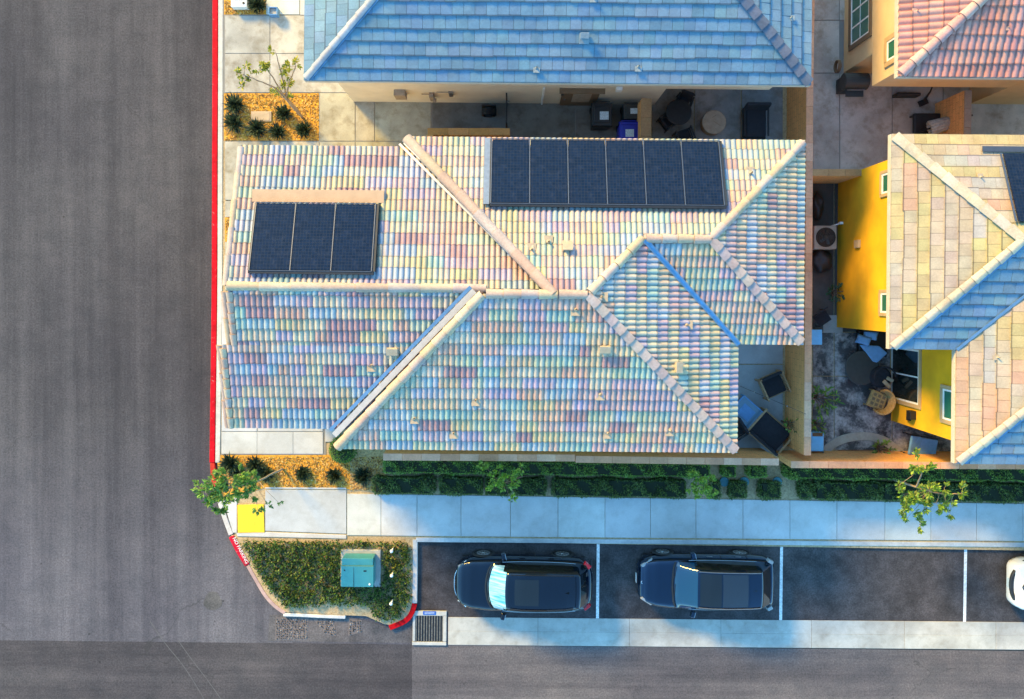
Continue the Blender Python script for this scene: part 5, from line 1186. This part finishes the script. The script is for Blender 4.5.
# trees' stake
# spiky shrubs
def spiky(name, label, px, py, R_, n, pal, seed, h=.5, group=None, lw=.05):
    r = random.Random(seed); b = P(px, py, h * .6); b.z = .11; m = MB()
    for k in range(n):
        a = r.uniform(0, 2 * math.pi); el = r.uniform(.15, 1.4); L = R_ * r.uniform(.7, 1.15)
        d = Vector((math.cos(a) * math.cos(el), math.sin(a) * math.cos(el), math.sin(el) * h / R_ * .8)); o = Vector((r.uniform(-.08, .08), r.uniform(-.08, .08), .02))
        m.leaf(o, L, lw * r.uniform(.7, 1.3), d, r.uniform(-.5, .5), jit(pal[r.randrange(len(pal))], .25))
    o = m.build(name, M['hedge'], loc=b, fixn=False); tag(o, label, 'shrub', group); return o
SP = DARK + [(.10, .13, .06)]
g1 = 'dark spiky shrubs in the top left bed'
for i, (px, py, R_, lb) in enumerate(((234, 104, .42, 'dark spiky shrub in the kerb-side corner of the orange bed, upper one'), (233, 122, .42, 'dark spiky shrub beside the kerb, lower one in the orange bed'), (256, 128, .42, 'dark spiky shrub below the cream utility cover'), (277, 131, .36, 'dark spiky shrub at the bottom centre of the orange bed'), (303, 129, .34, 'dark spiky shrub at the foot of the young tree'), (283, 113, .36, 'dark spiky shrub under the young tree branches'))):
    spiky('spiky_shrub', lb, px, py, R_, 240, SP, 40 + i, .5, g1)
spiky('spiky_shrub', 'dark shrub in the small bed at the top edge beside the white utility box', 256, 3, .42, 240, SP, 60, .5)
g2 = 'low dark shrubs in the corner bed'
for i, (px, py, R_, lb) in enumerate(((229, 464, .40, 'dark spiky shrub nearest the red kerb in the corner bed'), (238, 473, .36, 'second dark spiky shrub from the red kerb in the corner bed'), (254, 466, .38, 'dark shrub above the leaning tree trunk'), (265, 474, .36, 'dark shrub right beside the leaning tree trunk'), (302, 474, .32, 'lone dark shrub in the middle of the corner bed'), (334, 476, .32, 'low dark shrub below the round ball shrub'), (362, 477, .36, 'dark upright shrub left of the hedge end'))):
    spiky('low_shrub', lb, px, py, R_, 240, SP, 80 + i, .45, g2, .06)
def hedge(name, label, poly, z0, z1, pal, dens, seed, lsz=.05, mat=None, cat='hedge', group=None, ball=False, lump=.085):
    """a clipped or loose hedge over a plan polygon given in px at height z1"""
    r = random.Random(seed); pts = ccw([(P(x, y, z1).x, P(x, y, z1).y) for x, y in poly]); cx = sum(p[0] for p in pts) / len(pts); cy = sum(p[1] for p in pts) / len(pts)
    t = thing(name, label, cat, (cx, cy, z0), 0, group); m = MB(); n = len(pts)
    ins = [(cx + (x - cx) * (1 - .06 / max(.1, math.hypot(x - cx, y - cy))), cy + (y - cy) * (1 - .06 / max(.1, math.hypot(x - cx, y - cy)))) for x, y in pts]
    m.prism(ins, z0, z1 - .04); m.build('branches', M['core'], t, (cx, cy, z0))
    L = MB(); x0, x1 = min(p[0] for p in pts), max(p[0] for p in pts); y0, y1 = min(p[1] for p in pts), max(p[1] for p in pts)
    ph = r.uniform(0, 9)
    def topz(x, y): return z1 + lump * (math.sin(x * 5.1 + ph) * math.cos(y * 6.3 + ph) + .6 * math.sin(x * 11 + y * 9))
    for k in range(int((x1 - x0) * (y1 - y0) * dens)):
        x, y = r.uniform(x0, x1), r.uniform(y0, y1)
        if inside_any(pts, x, y, .03):
            L.leaf(Vector((x, y, topz(x, y) - .05 + r.uniform(-.05, .05))), lsz * r.uniform(.7, 1.4), lsz * r.uniform(.4, .7), Vector((r.uniform(-1, 1), r.uniform(-1, 1), r.uniform(-.1, .9))), r.uniform(-1.5, 1.5), jit(pal[r.randrange(len(pal))], .25))
    for i in range(n):
        a, b = Vector((*pts[i], 0)), Vector((*pts[(i + 1) % n], 0)); l = (b - a).length; nn = Vector((b.y - a.y, a.x - b.x, 0)).normalized()
        for k in range(int(l * (z1 - z0) * dens * .7)):
            q = a.lerp(b, r.random()); q.z = r.uniform(z0, z1)
            L.leaf(q + nn * (-.03 + .10 * max(0, math.sin(q.x * 3.1 + q.y * 2 + ph)) * r.random()), lsz * r.uniform(.7, 1.5), lsz * r.uniform(.4, .7), nn + rdir(r) * .9, r.uniform(-1.5, 1.5), jit(pal[r.randrange(len(pal))], .25))
    L.build('foliage', mat or M['hedge'], t, (cx, cy, z0), fixn=False); return t
hy0 = lambda x: 461.2 + (x - 383) * .0135; hy1 = lambda x: 472.2 + (x - 383) * .0135
def hseg(x0, x1, a, b): return [(x0, a(x0)), (x1, a(x1)), (x1, b(x1)), (x0, b(x0))]
gh = 'clipped green hedge pieces along the tan wall'
for i, (x0, x1, lb) in enumerate(((384, 710, 'long clipped green hedge against the tan wall south of the main house'), (724, 736, 'short clipped hedge piece above the left blue-green lid'), (751, 767, 'clipped hedge piece above the middle of the bare soil gap'), (788, 1090, 'long clipped green hedge against the wall of the yellow house yard'))):
    hedge('clipped_hedge', lb, hseg(x0, x1, hy0, hy1), .1, .75, HEDG, 1500, 100 + i, .055, group=gh)
ly0 = lambda x: 478.3 + (x - 383) * .0115; ly1 = lambda x: 493.2 + (x - 383) * .0135
gl_ = 'dark low shrubs along the pavement'
for i, (x0, x1, lb) in enumerate(((374, 433, 'dark low shrub row at the left end by the corner bed'), (440, 482, 'dark low shrub row left of the small lime tree'), (486, 509, 'dark low shrub piece beneath the small lime tree'), (514, 545, 'dark low shrub piece right of the small lime tree, with bare soil after it'), (554, 686, 'long dark low shrub row between the two lime green trees'), (713, 720, 'tiny dark shrub piece beside the compact round tree'), (731, 747, 'dark low shrub clump below the middle lid'), (762, 781, 'dark low shrub clump right of the middle lid'), (801, 811, 'dark low shrub clump just right of the bare soil gap'), (816, 880, 'dark low shrub row left of the wide yellow-green tree'), (884, 1090, 'long dark low shrub row right of the wide tree trunk'))):
    hedge('low_hedge', lb, hseg(x0, x1, ly0, ly1), .1, .5, HED2, 1500, 130 + i, .06, group=gl_, lump=.13)
# round ball shrub
def ballshrub(label, px, py, R_, pal, seed, h):
    r = random.Random(seed); b = P(px, py, h * .6); b.z = .1; t = thing('ball_shrub', label, 'shrub', b); m = MB(); m.lathe([(R_ * .6, .0), (R_ * .88, h * .35), (R_ * .8, h * .65), (R_ * .4, h * .9), (.02, h * .93)], n=16); m.build('branches', M['core'], t); L = MB()
    for k in range(1700):
        d = rdir(r); d.z = abs(d.z); q = Vector((d.x * R_, d.y * R_, d.z * h * .9 + .05)) * r.uniform(.9, 1.04); L.leaf(q, .06 * r.uniform(.7, 1.3), .03, d + rdir(r) * .8, r.uniform(-1.5, 1.5), jit(pal[r.randrange(len(pal))], .25))
    L.build('foliage', M['hedge'], t, fixn=False)
ballshrub('dark green ball shrub tucked against the corner of the main roof', 342, 450, .46, HEDG, 9, .75)
# ground cover on the island
def cover(poly, n, seed, hole):
    r = random.Random(seed); m = MB(); xs_ = [p[0] for p in poly]; ys_ = [p[1] for p in poly]
    def inp(x, y):
        c = False; k = len(poly)
        for i in range(k):
            xa, ya_ = poly[i]; xb, yb2 = poly[(i + 1) % k]
            if (ya_ > y) != (yb2 > y) and x < (xb - xa) * (y - ya_) / (yb2 - ya_) + xa: c = not c
        return c
    tot = 0
    while tot < n:
        x, y = r.uniform(min(xs_), max(xs_)), r.uniform(min(ys_), max(ys_))
        if not inp(x, y) or (hole[0] < x < hole[2] and hole[1] < y < hole[3]): continue
        dn_ = .5 + .5 * math.sin(x * .33 + 1.3 * math.sin(y * .21)) * math.cos(y * .29 + x * .05)
        if r.random() > .35 + .65 * dn_: continue
        c = P(x, y, .25); k_ = 3
        for q in range(k_):
            p = Vector((c.x + r.uniform(-.05, .05), c.y + r.uniform(-.05, .05), .12 + r.uniform(0, .22) * (.4 + .6 * dn_)))
            m.leaf(p, r.uniform(.06, .13), r.uniform(.03, .06), Vector((r.uniform(-1, 1), r.uniform(-1, 1), r.uniform(-.1, .8))), r.uniform(-1.5, 1.5), jit(COVER[r.randrange(5)], .3))
        tot += k_
    o = m.build('ground_cover', M['leaf'], fixn=False); o['kind'] = 'stuff'; return o
cover([(238, 541.5), (409, 543), (410, 600), (403, 614), (392, 621), (376, 618), (366, 606), (330, 604), (300, 607), (286, 608), (270, 592), (255, 568)], 12500, 5, (341, 547, 383, 586))
# yard plants
def plant(label, px, py, h, R_, n, pal, seed, lsz=.14, name='yard_plant'):
    r = random.Random(seed); b = P(px, py, h * .7); b.z = .13; t = thing(name, label, 'plant', b); w = MB(); L = MB()
    for k in range(9):
        a = k * .7 + r.uniform(-.2, .2); e = Vector((math.cos(a) * R_, math.sin(a) * R_, h * r.uniform(.6, 1))) * r.uniform(.7, 1); w.tube([(0, 0, 0), (e.x * .4, e.y * .4, e.z * .7), e], [.018, .012, .005], 5)
        for q in range(n // 9):
            s_ = r.uniform(.3, 1.0); p = Vector((e.x * s_, e.y * s_, e.z * (1 - (1 - s_) ** 2))); L.leaf(p, lsz * r.uniform(.6, 1.2), lsz * .35, Vector((e.x, e.y, 0)).normalized() + rdir(r) * .9, r.uniform(-1, 1), jit(pal[r.randrange(len(pal))], .2))
    w.build('stem', M['barkd'], t); L.build('foliage', M['leaf'], t, fixn=False)
plant('leafy green plant spilling over the long wall opposite the armchair', 825, 400, 1.7, .62, 150, DEEP, 3, .2)
plant('small green plant growing above the pale blue planter', 819, 425, 1.0, .25, 60, DEEP + LIME[:2], 4, .14)
plant('glossy green shrub in the curved bark bed', 881, 449, .7, .42, 170, DEEP, 5, .14)
plant('green trailing plant in the narrow yard against the yellow wall', 836, 292, .8, .38, 190, [(.02, .10, .05), (.04, .15, .07), (.02, .07, .03)], 6, .12)
plant('small sprig of leaves hanging over the top of the long wall', 795, 427, 2.1, .3, 40, DEEP, 7, .15)
# ------------------------------------------------------------------ CARS (front towards -x)
def lerp(a, b, t): return a + (b - a) * t
def interp(st, x):
    for i in range(len(st) - 1):
        if st[i][0] <= x <= st[i + 1][0]:
            t = (x - st[i][0]) / (st[i + 1][0] - st[i][0]); t = t * t * (3 - 2 * t) * .5 + t * .5
            return [lerp(a, b, t) for a, b in zip(st[i], st[i + 1])]
    return list(st[0] if x < st[0][0] else st[-1])
def car(name, label, loc, rz, pm, body, gh, opts):
    t = thing(name, label, 'car', loc, rz)
    # lower body: (x, half width, top z, bottom z, nose round)
    X = []; n = 46
    x0, x1 = body[0][0], body[-1][0]
    for i in range(n + 1):
        s_ = i / n; X.append(lerp(x0, x1, .5 - .5 * math.cos(math.pi * s_) * (1) if False else s_))
    # denser at the ends
    X = sorted(set([round(lerp(x0, x1, .5 - .5 * math.copysign(abs(math.cos(math.pi * i / n)) ** .8, math.cos(math.pi * i / n))), 4) for i in range(n + 1)]))
    m = MB(); rings = []
    for x in X:
        _, hw_, zt, zb_ = interp(body, x)
        h_ = zt - zb_
        prof = [(.30 * hw_, zb_), (.86 * hw_, zb_), (.96 * hw_, zb_ + .10 * h_), (.995 * hw_, zb_ + .34 * h_), (1.0 * hw_, zb_ + .55 * h_), (.985 * hw_, zb_ + .74 * h_), (.945 * hw_, zb_ + .90 * h_), (.87 * hw_, zb_ + .97 * h_), (.74 * hw_, zt), (.45 * hw_, zt + .025), (.0, zt + .035)]
        rings.append([(x, -y, z) for y, z in prof] + [(x, y, z) for y, z in prof[:-1][::-1]])
    k = len(rings[0]); vs = [p for r in rings for p in r]; fs = []
    for i in range(len(rings) - 1):
        for j in range(k - 1): fs.append((i * k + j, i * k + j + 1, (i + 1) * k + j + 1, (i + 1) * k + j))
        fs.append((i * k + k - 1, i * k, (i + 1) * k, (i + 1) * k + k - 1))
    fs += [tuple(range(k)), tuple(range((len(rings) - 1) * k, len(rings) * k))]
    m.add(vs, fs)
    # cabin as a parametric surface: s along the stations, q across
    def surf(s_, q, off=0):
        def pt(s2, q2):
            S_ = max(0, min(len(gh) - 1.0001, s2)); i = int(S_); f = S_ - i
            f2 = f
            g = [lerp(a, b, f2) for a, b in zip(gh[i], gh[i + 1])]
            x, yb2, zb2, yr, zr, bow = g; a = abs(q2); sg = 1 if q2 >= 0 else -1
            if a > .6:
                u = (1 - a) / .4; y = lerp(yb2, yr, u ** 1.15); z = lerp(zb2, zr, 1 - (1 - u) ** 1.25)
            else:
                u = a / .6; y = yr * u; z = zr + .05 * (1 - u * u) * (1 if zr > zb2 + .1 else .6)
            return Vector((x + bow * (a ** 2), sg * y, z))
        p = pt(s_, q)
        if off:
            e = .01; du = pt(s_ + e, q) - pt(s_ - e, q); dv = pt(s_, q + e) - pt(s_, q - e); nn = du.cross(dv)
            if nn.length > 1e-9:
                nn.normalize()
                if nn.z < 0: nn = -nn
                p = p + nn * off
        return p
    def patch(s0, s1, q0, q1, off, ns=10, nq=10, q2=None):
        mm = MB(); vs = []
        for a in range(ns + 1):
            for b in range(nq + 1):
                f = a / ns
                qa = q0 if q2 is None else lerp(q0, q2[0], f); qb = q1 if q2 is None else lerp(q1, q2[1], f)
                vs.append(surf(lerp(s0, s1, f), lerp(qa, qb, b / nq), off))
        fs = [(a * (nq + 1) + b, a * (nq + 1) + b + 1, (a + 1) * (nq + 1) + b + 1, (a + 1) * (nq + 1) + b) for a in range(ns) for b in range(nq)]
        return mm.add(vs, fs)
    e = len(gh) - 1.0002
    cab = patch(0, e, -1, 1, 0, 48, 30); m.add(cab.v, cab.f)
    b = m.build('body', pm, t, smooth=True, auto=40)
    for nm, args, mat in opts['patches']:
        q = patch(*args); q.build(nm, M[mat], t, smooth=True, fixn=True)
    # wheels
    for sx in opts['axles']:
        for sy in (-1, 1):
            yw = sy * (opts['hw'] - .115); R_ = opts['wr']
            m = MB(); m.lathe([(R_ * .66, -.11), (R_ * .94, -.115), (R_, -.08), (R_, .08), (R_ * .94, .115), (R_ * .66, .11)], (sx, yw, R_), 28, axis='Y'); wl = m.build('wheel', M['tyre'], t, smooth=True, auto=40)
            m = MB(); yo = yw + sy * .10
            m.tube([(sx + R_ * .64 * math.cos(a), yo, R_ + R_ * .64 * math.sin(a)) for a in [i * math.pi / 14 for i in range(29)]], .022, 6)
            for q in range(10):
                a = q * math.pi / 5; m.box((sx + R_ * .34 * math.cos(a), yo + sy * .005, R_ + R_ * .34 * math.sin(a)), (R_ * .62, .03, .045), 0, (1, 1, 1), 0, 0, -a)
            m.lathe([(.05, -.02), (.05, .025)], (sx, yo + sy * .01, R_), 12, axis='Y'); m.build('rim', M['rim'], wl)
            m = MB(); m.lathe([(R_ + .035, -.02), (R_ + .06, 0), (R_ + .035, .02)], (sx, sy * (opts['hw'] - .022), R_ + .0), 28, axis='Y'); m.build('wheel_arch', M['dark'], t)
    def bits(nm, items, mat, parent=t, bevel=.012):
        for c, s_, r_ in items:
            for sy in (-1, 1):
                mm = MB(); mm.box((c[0], sy * c[1], c[2]), s_, sy * r_, taper=.8); mm.build(nm, M[mat] if isinstance(mat, str) else mat, parent, bevel=bevel)
    o2 = opts
    bits('headlight', o2['head'], 'lamp'); bits('tail_light', o2['tail'], o2.get('tailmat', 'tail'))
    for sy in (-1, 1):
        mx, my, mz = o2['mirror']; mm = MB(); mm.box((mx, sy * my, mz), (.15, .24, .17), sy * .25, taper=.8); mm.box((mx - .02, sy * (my - .14), mz - .05), (.07, .14, .05)); mi_ = mm.build('mirror', pm, t, bevel=.03)
        mm = MB(); mm.box((mx + .075, sy * my, mz), (.012, .19, .13), sy * .25); mm.build('mirror_glass', M['chrome'], mi_)
        mm = MB(); a = [surf(lerp(o2['trim'][0], o2['trim'][1], k / 14), sy * o2.get('trimq', .985), .012) for k in range(15)]; mm.tube(a, .011, 6); mm.build('window_trim', M['chrome'], t)
        mm = MB(); a = [surf(lerp(o2['rail'][0], o2['rail'][1], k / 14), sy * .585, .03) for k in range(15)]; mm.tube(a, .018, 6); mm.build('roof_rail', M[o2['railmat']], t)
        for xx in o2['handles']: mm = MB(); mm.box((xx, sy * (o2['hw'] - .005), .86), (.2, .03, .035)); mm.build('door_handle', M[o2['railmat']], t, bevel=.008)
        # door shut lines
        mm = MB()
        for xx in o2['doors']: mm.box((xx, sy * (o2['hw'] - .006), .62), (.012, .018, .62), 0)
        mm.build('door_seam', M['dark'], t)
    mm = MB()
    for sy0 in (-.38, .22):
        a = surf(.03, sy0 - .1, .03); c_ = surf(.12, sy0 + .42, .022); mm.tube([a, a.lerp(c_, .5) + Vector((0, 0, .01)), c_], .011, 5)
    cw = [surf(.015, -.9 + 1.8 * k / 16, .012) for k in range(17)]; mm.tube(cw, .035, 6); mm.build('wiper', M['dark'], t)
    mm = MB(); a = surf(o2['fin'], 0, .0); mm.add([a + Vector((-.1, 0, 0)), a + Vector((.08, -.03, 0)), a + Vector((.08, .03, 0)), a + Vector((.07, 0, .07))], [(0, 1, 3), (0, 3, 2), (1, 2, 3), (0, 2, 1)]); mm.build('antenna_fin', pm, t)
    xf = x0
    mm = MB(); mm.box((xf + .035, 0, .62), (.05, .95, .16)); mm.box((xf + .05, 0, .40), (.06, 1.1, .10)); mm.build('grille', M['dark'], t, bevel=.015)
    mm = MB(); mm.box((xf - .005, 0, .46), (.016, .32, .16)); mm.build('number_plate', M['sticker'], t)
    mm = MB(); mm.box((x1 + .002, 0, .72), (.016, .32, .16)); mm.build('number_plate', M['sticker'], t)
    mm = MB(); mm.box((x1 - .02, 0, .42), (.08, 1.5, .1)); mm.build('bumper', M['dark'], t, bevel=.02)
    for nm, pts, r_, mat in o2['lines']:
        mm = MB(); mm.tube(pts, r_, 6); mm.build(nm, M[mat], t, smooth=True)
    mm = MB(); mm.box((0, 0, .26), ((x1 - x0) * .9, opts['hw'] * 1.7, .16)); mm.build('underbody', M['dark'], t)
    return t
# black SUV with silver sunshade
hw = .925
body = [(-2.39, .34, .62, .36), (-2.37, .50, .72, .30), (-2.29, .65, .82, .25), (-2.12, .775, .91, .22), (-1.8, .87, .98, .21), (-1.2, .915, 1.05, .21), (-.4, hw, 1.06, .21), (.6, hw, 1.07, .21), (1.5, .915, 1.06, .21), (1.95, .88, 1.04, .24), (2.2, .76, 1.0, .28), (2.32, .62, .95, .32), (2.385, .42, .86, .38)]
gh = [(-1.30, .80, 1.02, .56, 1.045, .28), (-.58, .85, 1.05, .58, 1.53, .10), (-.1, .865, 1.06, .60, 1.60, .02), (.7, .865, 1.065, .60, 1.61, 0), (1.4, .84, 1.06, .58, 1.575, 0), (1.88, .80, 1.05, .54, 1.50, -.06), (2.24, .74, 1.0, .56, 1.03, -.10)]
def P3(px, py): return [px, py]
fl = lambda ys, x, z: [(x(y), y, z(y)) for y in ys]
nose = [(-2.405 + .42 * abs(y / .8) ** 2.6, y, .74 + .10 * abs(y / .8) ** 2) for y in [-.80 + 1.6 * k / 24 for k in range(25)]]
optsA = dict(hw=hw, wr=.35, axles=(-1.42, 1.36), patches=[
  ('sunshade', (.16, .93, -.86, .86, .006, 8, 24), 'shade'), ('windshield', (.07, .12, -.92, .92, .01, 2, 20), 'tint'),
  ('side_window', (.75, 4.6, -.965, -.66, .008, 30, 5, (-.97, -.72)), 'tint'), ('side_window', (.75, 4.6, .66, .965, .008, 30, 5, (.72, .97)), 'tint'),
  ('sunroof', (1.55, 2.75, -.44, .44, .007, 6, 12), 'tint'), ('rear_window', (5.12, 5.72, -.62, .62, .008, 6, 14), 'tint'), ('spoiler', (4.75, 5.05, -.58, .58, .03, 4, 14), 'paint_navy')],
  head=[((-2.13, .66, .79), (.36, .09, .09), .60)], tail=[((2.19, .71, .93), (.30, .15, .14), -.72)], mirror=(-.70, 1.03, 1.08), trim=(.55, 4.9), rail=(1.2, 4.6), railmat='iron', handles=(-.05, .95), doors=(-.62, .42, 1.3), fin=4.1,
  lines=[('nose_trim', nose, .016, 'chrome')])
pa = P(524, 582.5, .0); SUVY = -10.02
car('parked_suv', 'black SUV with a silver sunshade behind its windshield, left parking bay', (.40, SUVY, .008), -.012, M['paint_navy'], body, gh, optsA)
# dark glass-roofed minivan
hw = .90
body = [(-2.36, .36, .62, .32), (-2.34, .50, .74, .26), (-2.25, .65, .85, .22), (-2.05, .77, .95, .2), (-1.7, .85, 1.03, .2), (-1.2, .89, 1.08, .2), (-.3, hw, 1.08, .2), (.8, hw, 1.08, .2), (1.6, .895, 1.07, .2), (2.0, .87, 1.05, .24), (2.24, .80, 1.0, .28), (2.33, .72, .92, .32), (2.36, .62, .82, .36)]
gh = [(-1.22, .80, 1.05, .60, 1.075, .14), (-.42, .84, 1.07, .62, 1.52, .04), (0, .85, 1.08, .62, 1.60, .0), (.6, .85, 1.08, .62, 1.63, 0), (1.3, .83, 1.07, .61, 1.60, 0), (1.72, .81, 1.06, .60, 1.54, -.02), (2.18, .77, 1.0, .62, 1.05, -.05)]
nose = [(-2.37 + .40 * abs(y / .8) ** 2.6, y, .72 + .12 * abs(y / .8) ** 2) for y in [-.78 + 1.56 * k / 24 for k in range(25)]]
optsB = dict(hw=hw, wr=.34, axles=(-1.42, 1.30), tailmat='lamp', patches=[
  ('windshield', (.10, .96, -.90, .90, .008, 10, 20), 'sky_refl'),
  ('side_window', (.85, 4.7, -.965, -.66, .008, 30, 5, (-.97, -.70)), 'tint'), ('side_window', (.85, 4.7, .66, .965, .008, 30, 5, (.70, .97)), 'tint'),
  ('sunroof', (1.10, 2.55, -.53, .53, .007, 8, 14), 'tint'), ('rear_sunroof', (2.62, 3.90, -.53, .53, .007, 8, 14), 'tintg'), ('rear_window', (5.10, 5.85, -.60, .60, .008, 8, 14), 'tint')],
  head=[((-2.05, .66, .86), (.48, .11, .09), .55)], tail=[((2.16, .80, .98), (.22, .13, .18), -.5)], mirror=(-.52, 1.0, 1.12), trim=(.6, 4.9), rail=(1.0, 4.9), railmat='steel', handles=(.1, 1.1), doors=(-.5, .5, 1.4), fin=4.35,
  lines=[('nose_trim', nose, .012, 'dark'), ('emblem', [(-2.22, -.05, .90), (-2.26, 0, .885), (-2.22, .05, .90)], .014, 'chrome')])
car('parked_minivan', 'dark blue-black glass-roofed minivan without a sunshade, middle parking bay', (6.72, -9.95, .008), -.012, M['paint_blue'], body, gh, optsB)
optsC = dict(optsA); optsC['railmat'] = 'iron'; optsC['patches'] = [(a, b, c) for a, b, c in optsA['patches'] if a != 'sunshade']
optsC['patches'][0] = ('windshield', (.08, .94, -.90, .90, .008, 10, 20), 'tint'); optsC['patches'] = [(a, b, 'paint_white' if c == 'paint_navy' else c) for a, b, c in optsC['patches']]
hw = .92
body = [(-2.39, .52, .66, .34), (-2.36, .66, .74, .28), (-2.28, .76, .83, .24), (-2.1, .85, .90, .22), (-1.8, .90, .96, .21), (-1.2, .92, 1.02, .21), (-.4, hw, 1.03, .21), (.6, hw, 1.04, .21), (1.5, .915, 1.03, .21), (1.95, .88, 1.0, .24), (2.2, .80, .96, .28), (2.32, .70, .9, .32), (2.385, .56, .8, .38)]
gh2 = [(-1.30, .80, .98, .56, 1.005, .28), (-.58, .85, 1.02, .58, 1.40, .10), (-.1, .865, 1.03, .60, 1.47, .02), (.7, .865, 1.035, .60, 1.48, 0), (1.4, .84, 1.03, .58, 1.44, 0), (1.88, .80, 1.02, .54, 1.36, -.06), (2.24, .74, .96, .56, .99, -.10)]
nose = [(-2.20 + .55 * abs(y / .75) ** 1.1, y, .94 + .03 * abs(y / .75)) for y in [-.70 + 1.4 * k / 24 for k in range(25)]]
nose2 = [(-2.45 + .44 * abs(y / .8) ** 2.4, y, .70) for y in [-.82 + 1.64 * k / 24 for k in range(25)]]
optsC['lines'] = [('bonnet_seam', nose, .022, 'dark'), ('bumper_grille', nose2, .075, 'dark')]
optsC['mirror'] = (-.70, 1.03, 1.03)
car('parked_car', 'white car cut off by the right edge of the picture', (P(1010, 585, .6).x + 2.42, -10.12, .008), -.012, M['paint_white'], body, gh2, optsC)

# ------------------------------------------------------------------ camera, sky, sun
cam = bpy.data.objects.new('camera', bpy.data.cameras.new('camera')); COL.objects.link(cam); S.camera = cam
cam.location = (0, 0, D); cam.rotation_euler = (0, 0, 0); cam.data.sensor_width = 36; cam.data.lens = F / 1024 * 36
cam.data.shift_y = -(349.5 - CY) / 1024; cam.data.clip_end = 2000
d = Vector((1.25, -1.50, -1.0)).normalized(); EL = math.asin(-d.z); AZ = math.atan2(-d.x, -d.y)
sun = bpy.data.objects.new('sun', bpy.data.lights.new('sun', 'SUN')); COL.objects.link(sun)
sun.data.energy = 2.6; sun.data.angle = math.radians(13); sun.data.color = (1.0, .61, .10)
sun.rotation_euler = d.to_track_quat('-Z', 'Y').to_euler(); sun.location = (-20, 24, 30)
wd = bpy.data.worlds.new('World'); S.world = wd; wd.use_nodes = True; nt = wd.node_tree
sk = nt.nodes.new('ShaderNodeTexSky'); sk.sky_type = 'NISHITA'; sk.sun_disc = False; sk.sun_elevation = EL; sk.sun_rotation = AZ
sk.ozone_density = 1.0; sk.air_density = 1.0; sk.dust_density = .3
bg = nt.nodes['Background']; tn = mixc(nt, 1.0, sk.outputs[0], (.60, 1.0, 1.08), 'MULTIPLY'); nt.links.new(tn, bg.inputs[0]); bg.inputs[1].default_value = .15
S.view_settings.view_transform = 'Standard'; S.view_settings.look = 'None'; S.view_settings.exposure = 1.95; S.view_settings.gamma = 1
S.render.engine = 'CYCLES'; S.cycles.max_bounces = 6; S.cycles.use_denoising = True
